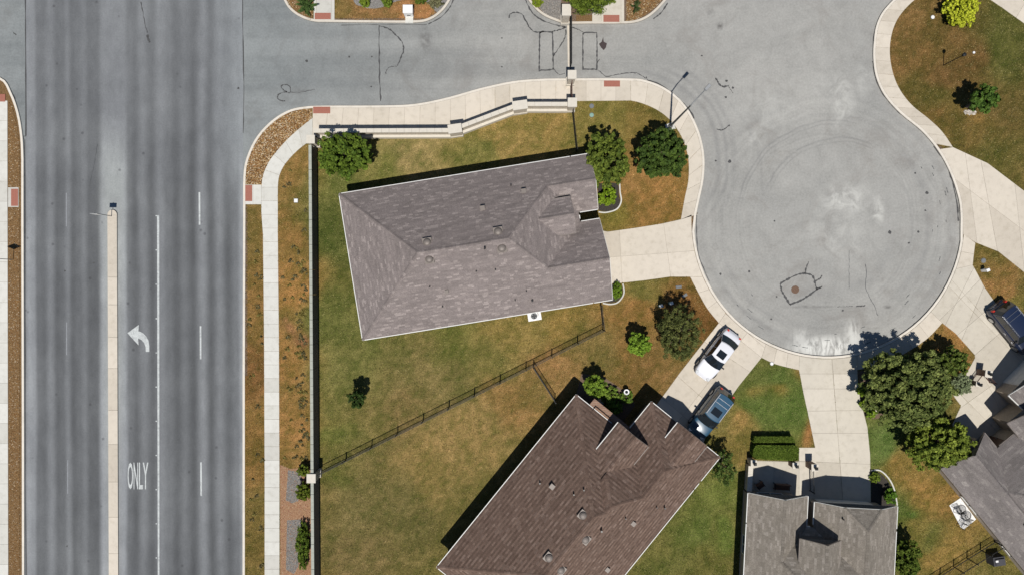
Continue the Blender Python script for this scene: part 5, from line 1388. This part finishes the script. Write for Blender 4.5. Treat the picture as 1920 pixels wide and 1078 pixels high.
def tree(label, px, py, hc, rx, ry, rz_, n, size, c1, c2, seed, clumps=60, cat='tree', name='tree', spiky=False, elong=1.6, trunk=True, group=None, gap=None, up=.4):
    """px,py: where the crown's middle appears; hc: its height"""
    X, Y = G(px, py, hc); t = thing(name, label, cat, (X, Y, .1), 0, group)
    if not spiky: clumps = int(clumps * 3.6); n = int(n * 1.6); size *= .85; rx *= 1.06; ry *= 1.06
    V, C = leaves(0, 0, hc - .1, rx, ry, rz_, n, size, c1, c2, clumps, seed, spiky, elong=elong, up=up)
    link('crown' if trunk else 'foliage', mesh_np('crown', V, 4, C), M['leaf'], t)
    g = random.Random(seed); m = MB(); base_r = .05 + .035 * hc
    top_z = hc - rz_ * .2
    m.bar((0, 0, 0), (g.uniform(-.08, .08), g.uniform(-.08, .08), top_z), base_r, 8, base_r * .5)
    for i in range(7 if trunk else 4):
        a = i * 2.4 + g.random(); e = g.uniform(.5, .8)
        m.bar((0, 0, top_z * g.uniform(.45, .9)), (math.cos(a) * rx * e, math.sin(a) * ry * e, hc + g.uniform(-.2, .5) * rz_), base_r * .4, 6, .015)
    m.obj('trunk' if trunk else 'stem', M['bark'], t)
    return t
GR = dict(mid=((.045, .085, .015), (.13, .20, .03)), yel=((.085, .11, .015), (.22, .27, .035)), dark=((.018, .04, .012), (.05, .085, .02)), olive=((.06, .07, .025), (.16, .165, .06)), bright=((.08, .17, .02), (.17, .32, .035)), gold=((.26, .30, .02), (.5, .55, .06)), grey=((.10, .13, .085), (.20, .24, .17)), crepe=((.035, .06, .017), (.19, .225, .08)))
tree('broad glossy green tree in the corner where the two walls meet', 645, 291, 2.8, 2.2, 1.85, 1.5, 7500, .16, (.035, .07, .012), (.13, .19, .03), 1, 90, elong=2.2)
tree('pale green tree overhanging the corner of the grey roofed house', 1137, 300, 2.8, 1.85, 2.15, 1.7, 9500, .12, (.035, .062, .013), (.145, .185, .035), 2, 80)
tree('dark green round tree beside the street lamp at the pavement curve', 1242, 291, 3.0, 2.1, 2.0, 1.8, 9500, .13, (.02, .042, .012), (.075, .12, .025), 3, 90)
tree('bright low shrub below the pale tree in the edged bed', 1139, 368, .7, .75, .85, .6, 1300, .10, (.08, .15, .01), (.22, .32, .03), 4, 20, 'shrub', 'shrub', trunk=False)
tree('small dark green tree ringed with pale stones in the upper right lawn', 1846, 187, 2.5, 1.15, 1.1, 1.1, 1900, .15, (.03, .07, .015), (.09, .15, .03), 5, 26)
tree('clipped golden-yellow round bush at the top right', 1802, 20, 1.2, 1.42, 1.42, 1.0, 9000, .08, *GR['gold'], 6, 160, 'bush', 'round_bush', trunk=False)
tree('thin silvery olive tree beside the white car', 1274, 625, 3.0, 1.85, 2.35, 1.6, 9500, .11, (.035, .05, .018), (.15, .165, .06), 7, 80, elong=3.5)
tree('bright lime green bush with a dense round crown on the brown lawn', 1199, 646, 2.0, .95, .95, .95, 2600, .12, (.08, .15, .018), (.19, .30, .04), 8, 36, 'bush', 'round_bush', trunk=False)
tree('bright green bush at the corner of the brown roofed house', 1117, 724, 1.8, 1.0, .95, .9, 2200, .12, (.065, .12, .018), (.18, .27, .04), 9, 30, 'bush', 'round_bush', trunk=False)
tree('low leafy shrub right of the bush at the brown roof corner', 1143, 742, .6, .85, .7, .5, 1300, .10, (.06, .11, .02), (.18, .26, .05), 10, 20, 'shrub', 'shrub', trunk=False)
tree('small leafy shrub touching the white bird bath', 1175, 745, .5, .6, .55, .4, 800, .09, (.05, .10, .02), (.15, .24, .04), 11, 16, 'shrub', 'shrub', trunk=False)
tree('dim green shrub in the shade between the brown roof gables', 1150, 764, .6, .8, .6, .5, 900, .10, (.05, .10, .02), (.15, .24, .04), 12, 16, 'shrub', 'shrub', trunk=False)
tree('tiny dark spiky young tree alone in the big back lawn', 668, 747, 2.2, .72, .78, 1.0, 1600, .12, (.012, .03, .01), (.05, .085, .02), 13, 14, elong=3)
tree('huge olive green tree shading the pavement by the turning circle', 1702, 728, 3.0, 3.75, 3.2, 2.2, 28000, .13, *GR['crepe'], 14, 190)
tree('broad yellow-green tree touching the lower right house roof', 1760, 832, 2.9, 2.6, 2.1, 1.8, 14000, .13, (.06, .095, .015), (.21, .26, .05), 15, 110)
tree('medium round tree between the huge tree and the black car driveway', 1785, 678, 2.3, 1.35, 1.2, 1.1, 3400, .12, (.04, .07, .015), (.13, .17, .04), 16, 50)
tree('thin dark green tree at the right corner of the brown roof', 1356, 876, 1.9, 1.0, 1.45, 1.1, 2600, .10, (.03, .055, .015), (.10, .15, .04), 17, 40, elong=2.5)
tree('dark green shrub against the right side of the tan roofed house', 1700, 1046, 1.7, 1.1, 1.6, 1.1, 3400, .13, (.03, .06, .01), (.12, .16, .03), 18, 44)
tree('feathery green tree hanging over the street gate at the top edge', 1106, -12, 3.0, 2.35, 1.75, 1.5, 6500, .15, (.04, .07, .012), (.14, .19, .03), 19, 80, elong=4)
tree('dark spiky palm-like plant on the corner island at the top', 573, 10, .7, .75, .75, .6, 900, .2, (.03, .06, .02), (.09, .15, .05), 20, 22, 'plant', 'spiky_plant', spiky=True, elong=5, trunk=False)
tree('dark spiky rosette plant in the brown gravel island', 1193, 14, .4, .48, .48, .4, 420, .15, (.02, .04, .015), (.07, .10, .04), 21, 14, 'plant', 'spiky_plant', spiky=True, elong=5, trunk=False)
tree('left round green shrub in the grey gravel at the top edge', 684, 3, .55, .45, .5, .5, 1100, .09, (.06, .10, .015), (.16, .22, .03), 22, 18, 'shrub', 'shrub', trunk=False)
tree('second round green shrub in the grey gravel, next to a taller one', 725, 0, .6, .5, .6, .5, 1200, .09, (.05, .09, .015), (.15, .21, .03), 23, 18, 'shrub', 'shrub', trunk=False)
tree('dark green shrub at the top edge above the white cabinet', 788, -4, .6, .7, .5, .5, 1000, .09, (.04, .07, .015), (.12, .16, .03), 24, 16, 'shrub', 'shrub', trunk=False)
tree('sparse grey-olive shrub beside the island kerb', 817, 7, .4, .6, .4, .4, 700, .08, (.10, .10, .06), (.18, .18, .12), 25, 14, 'shrub', 'shrub', trunk=False)
tree('small green shrub at the island tip near the gate', 1008, 6, .4, .45, .35, .35, 700, .08, (.08, .12, .01), (.2, .26, .03), 26, 14, 'shrub', 'shrub', trunk=False)
tree('oval green shrub in the edged bed at the grey house garage corner', 1157, 545, .5, .38, .75, .45, 1400, .08, (.05, .10, .01), (.16, .25, .03), 27, 22, 'shrub', 'shrub', trunk=False)
tree('small round shrub in the shaded bed right of the wide driveway', 1641, 895, .5, .42, .45, .4, 1300, .06, (.09, .14, .02), (.18, .25, .04), 28, 24, 'shrub', 'shrub', trunk=False)
tree('green shrub at the curved edging beside the tan roof', 1669, 929, .6, .55, .6, .5, 900, .1, (.03, .08, .01), (.12, .22, .03), 29, 16, 'shrub', 'shrub', trunk=False)
for i, (px, py, r, lab) in enumerate(((1616, 733, .42, 'small round lime shrub at the top of the driveway bed'), (1623, 759, .5, 'middle round lime shrub in the driveway bed'), (1633, 786 - 12, .48, 'lowest round lime shrub, beside the square paving lid'))):
    tree(lab, px, py, .5, r, r, .42, 900, .08, (.08, .14, .015), (.22, .32, .04), 30 + i, 16, 'shrub', 'shrub', trunk=False, group='round shrubs along the driveway bed')
tree('broad grey-green mounded shrub beside the lantern pillars', 1801, 720, .55, 1.0, .95, .5, 5000, .06, (.13, .17, .11), (.24, .29, .20), 34, 90, 'shrub', 'shrub', trunk=False)
tree('dwarf dark green shrub left of the boundary wall pillar', 569, 882, .8, .5, .5, .6, 1300, .08, (.05, .08, .01), (.14, .18, .03), 35, 20, 'shrub', 'shrub', trunk=False)
tree('taller olive green shrub just below the boundary wall pillar', 569, 921, .8, .55, .85, .65, 1900, .08, (.05, .08, .01), (.15, .19, .03), 36, 26, 'shrub', 'shrub', trunk=False)
tree('long dense green shrub against the lower boundary wall', 568, 1022, .8, .55, 2.0, .7, 4200, .08, (.03, .06, .01), (.13, .19, .03), 37, 60, 'shrub', 'shrub', trunk=False)
# clipped hedges: leafy boxes
def hedge(label, corners, h, c1, c2, seed, n):
    poly = GL(corners, h); P = np.array(poly); c = P.mean(0); t = thing('hedge', label, 'hedge', (c[0], c[1], .1))
    loc = [(p[0] - c[0], p[1] - c[1]) for p in poly]
    MB().prism(inset(loc, .12), .02, h - .16).obj('core', M['hedgecore'], t)
    g = np.random.default_rng(seed); lo, hi = np.array(loc).min(0), np.array(loc).max(0); Q = g.uniform(lo, hi, (n * 3, 2)); Q = Q[inside(Q, loc)][:n]; n = len(Q)
    z = h - .12 + g.normal(size=n) * .035; z[: n // 5] = g.uniform(.1, h, n // 5)
    e = np.array(ccw(loc)); k = g.integers(0, len(e), n // 5); f = g.random((n // 5, 1)); Q[: n // 5] = e[k] * (1 - f) + e[(k + 1) % len(e)] * f
    Pn = np.column_stack([Q, z]); a = g.normal(size=(n, 3)); a[:, 2] *= .5; a /= np.linalg.norm(a, axis=1)[:, None]
    b = np.cross(a, g.normal(size=(n, 3))); b /= np.linalg.norm(b, axis=1)[:, None]; s = .05 * g.uniform(.6, 1.3, (n, 1))
    V = np.stack([Pn - a * s, Pn - b * s * .6, Pn + a * s, Pn + b * s * .6], 1); tone = g.random((n, 1)); C = np.array(c1) * (1 - tone) + np.array(c2) * tone
    link('foliage', mesh_np('foliage', V.reshape(-1, 3), 4, np.repeat(C, 4, axis=0)), M['leaf'], t)
M['hedgecore'] = plain('hedge_inner', (.05, .08, .015), .9)
hedge('wide clipped green hedge on the near side of the porch court', [(1413, 842), (1418, 834), (1492, 835), (1498, 842), (1496, 860), (1490, 863), (1416, 860), (1412, 853)], 1.0, (.055, .095, .01), (.15, .21, .03), 41, 9000)
hedge('narrow clipped hedge row behind the wide hedge', [(1415, 818), (1485, 818), (1490, 829), (1413, 829)], .9, (.055, .09, .01), (.14, .19, .03), 42, 5000)
# white stones round the small tree
X0, Y0 = G(1816, 210)
stones('white_stones', [(1806, 208), (1828, 208), (1828, 216), (1808, 216)], 90, [(.6, .56, .5), (.5, .45, .4)], .1, .2)

# dry weedy clumps along the wall and in the verges
VV, CC_ = [], []
for i in range(120):
    if i < 70: px, py = random.gauss(567, 6), random.uniform(470, 865)
    elif i < 95: px, py = random.uniform(530, 575), random.uniform(300, 865)
    else: px, py = random.uniform(464, 494), random.uniform(400, 1078)
    x, y = G(px, py); r = random.uniform(.10, .26); d_ = random.random() < .6
    c1, c2 = (((.08, .075, .045), (.16, .14, .08)) if d_ else ((.10, .10, .03), (.24, .20, .08)))
    v, c = leaves(x, y, .16, r, r, .12, 60, .06, c1, c2, 4, 500 + i); VV.append(v); CC_.append(c)
link('weeds', mesh_np('weeds', np.vstack(VV), 4, np.vstack(CC_)), M['leaf'], kind='stuff')
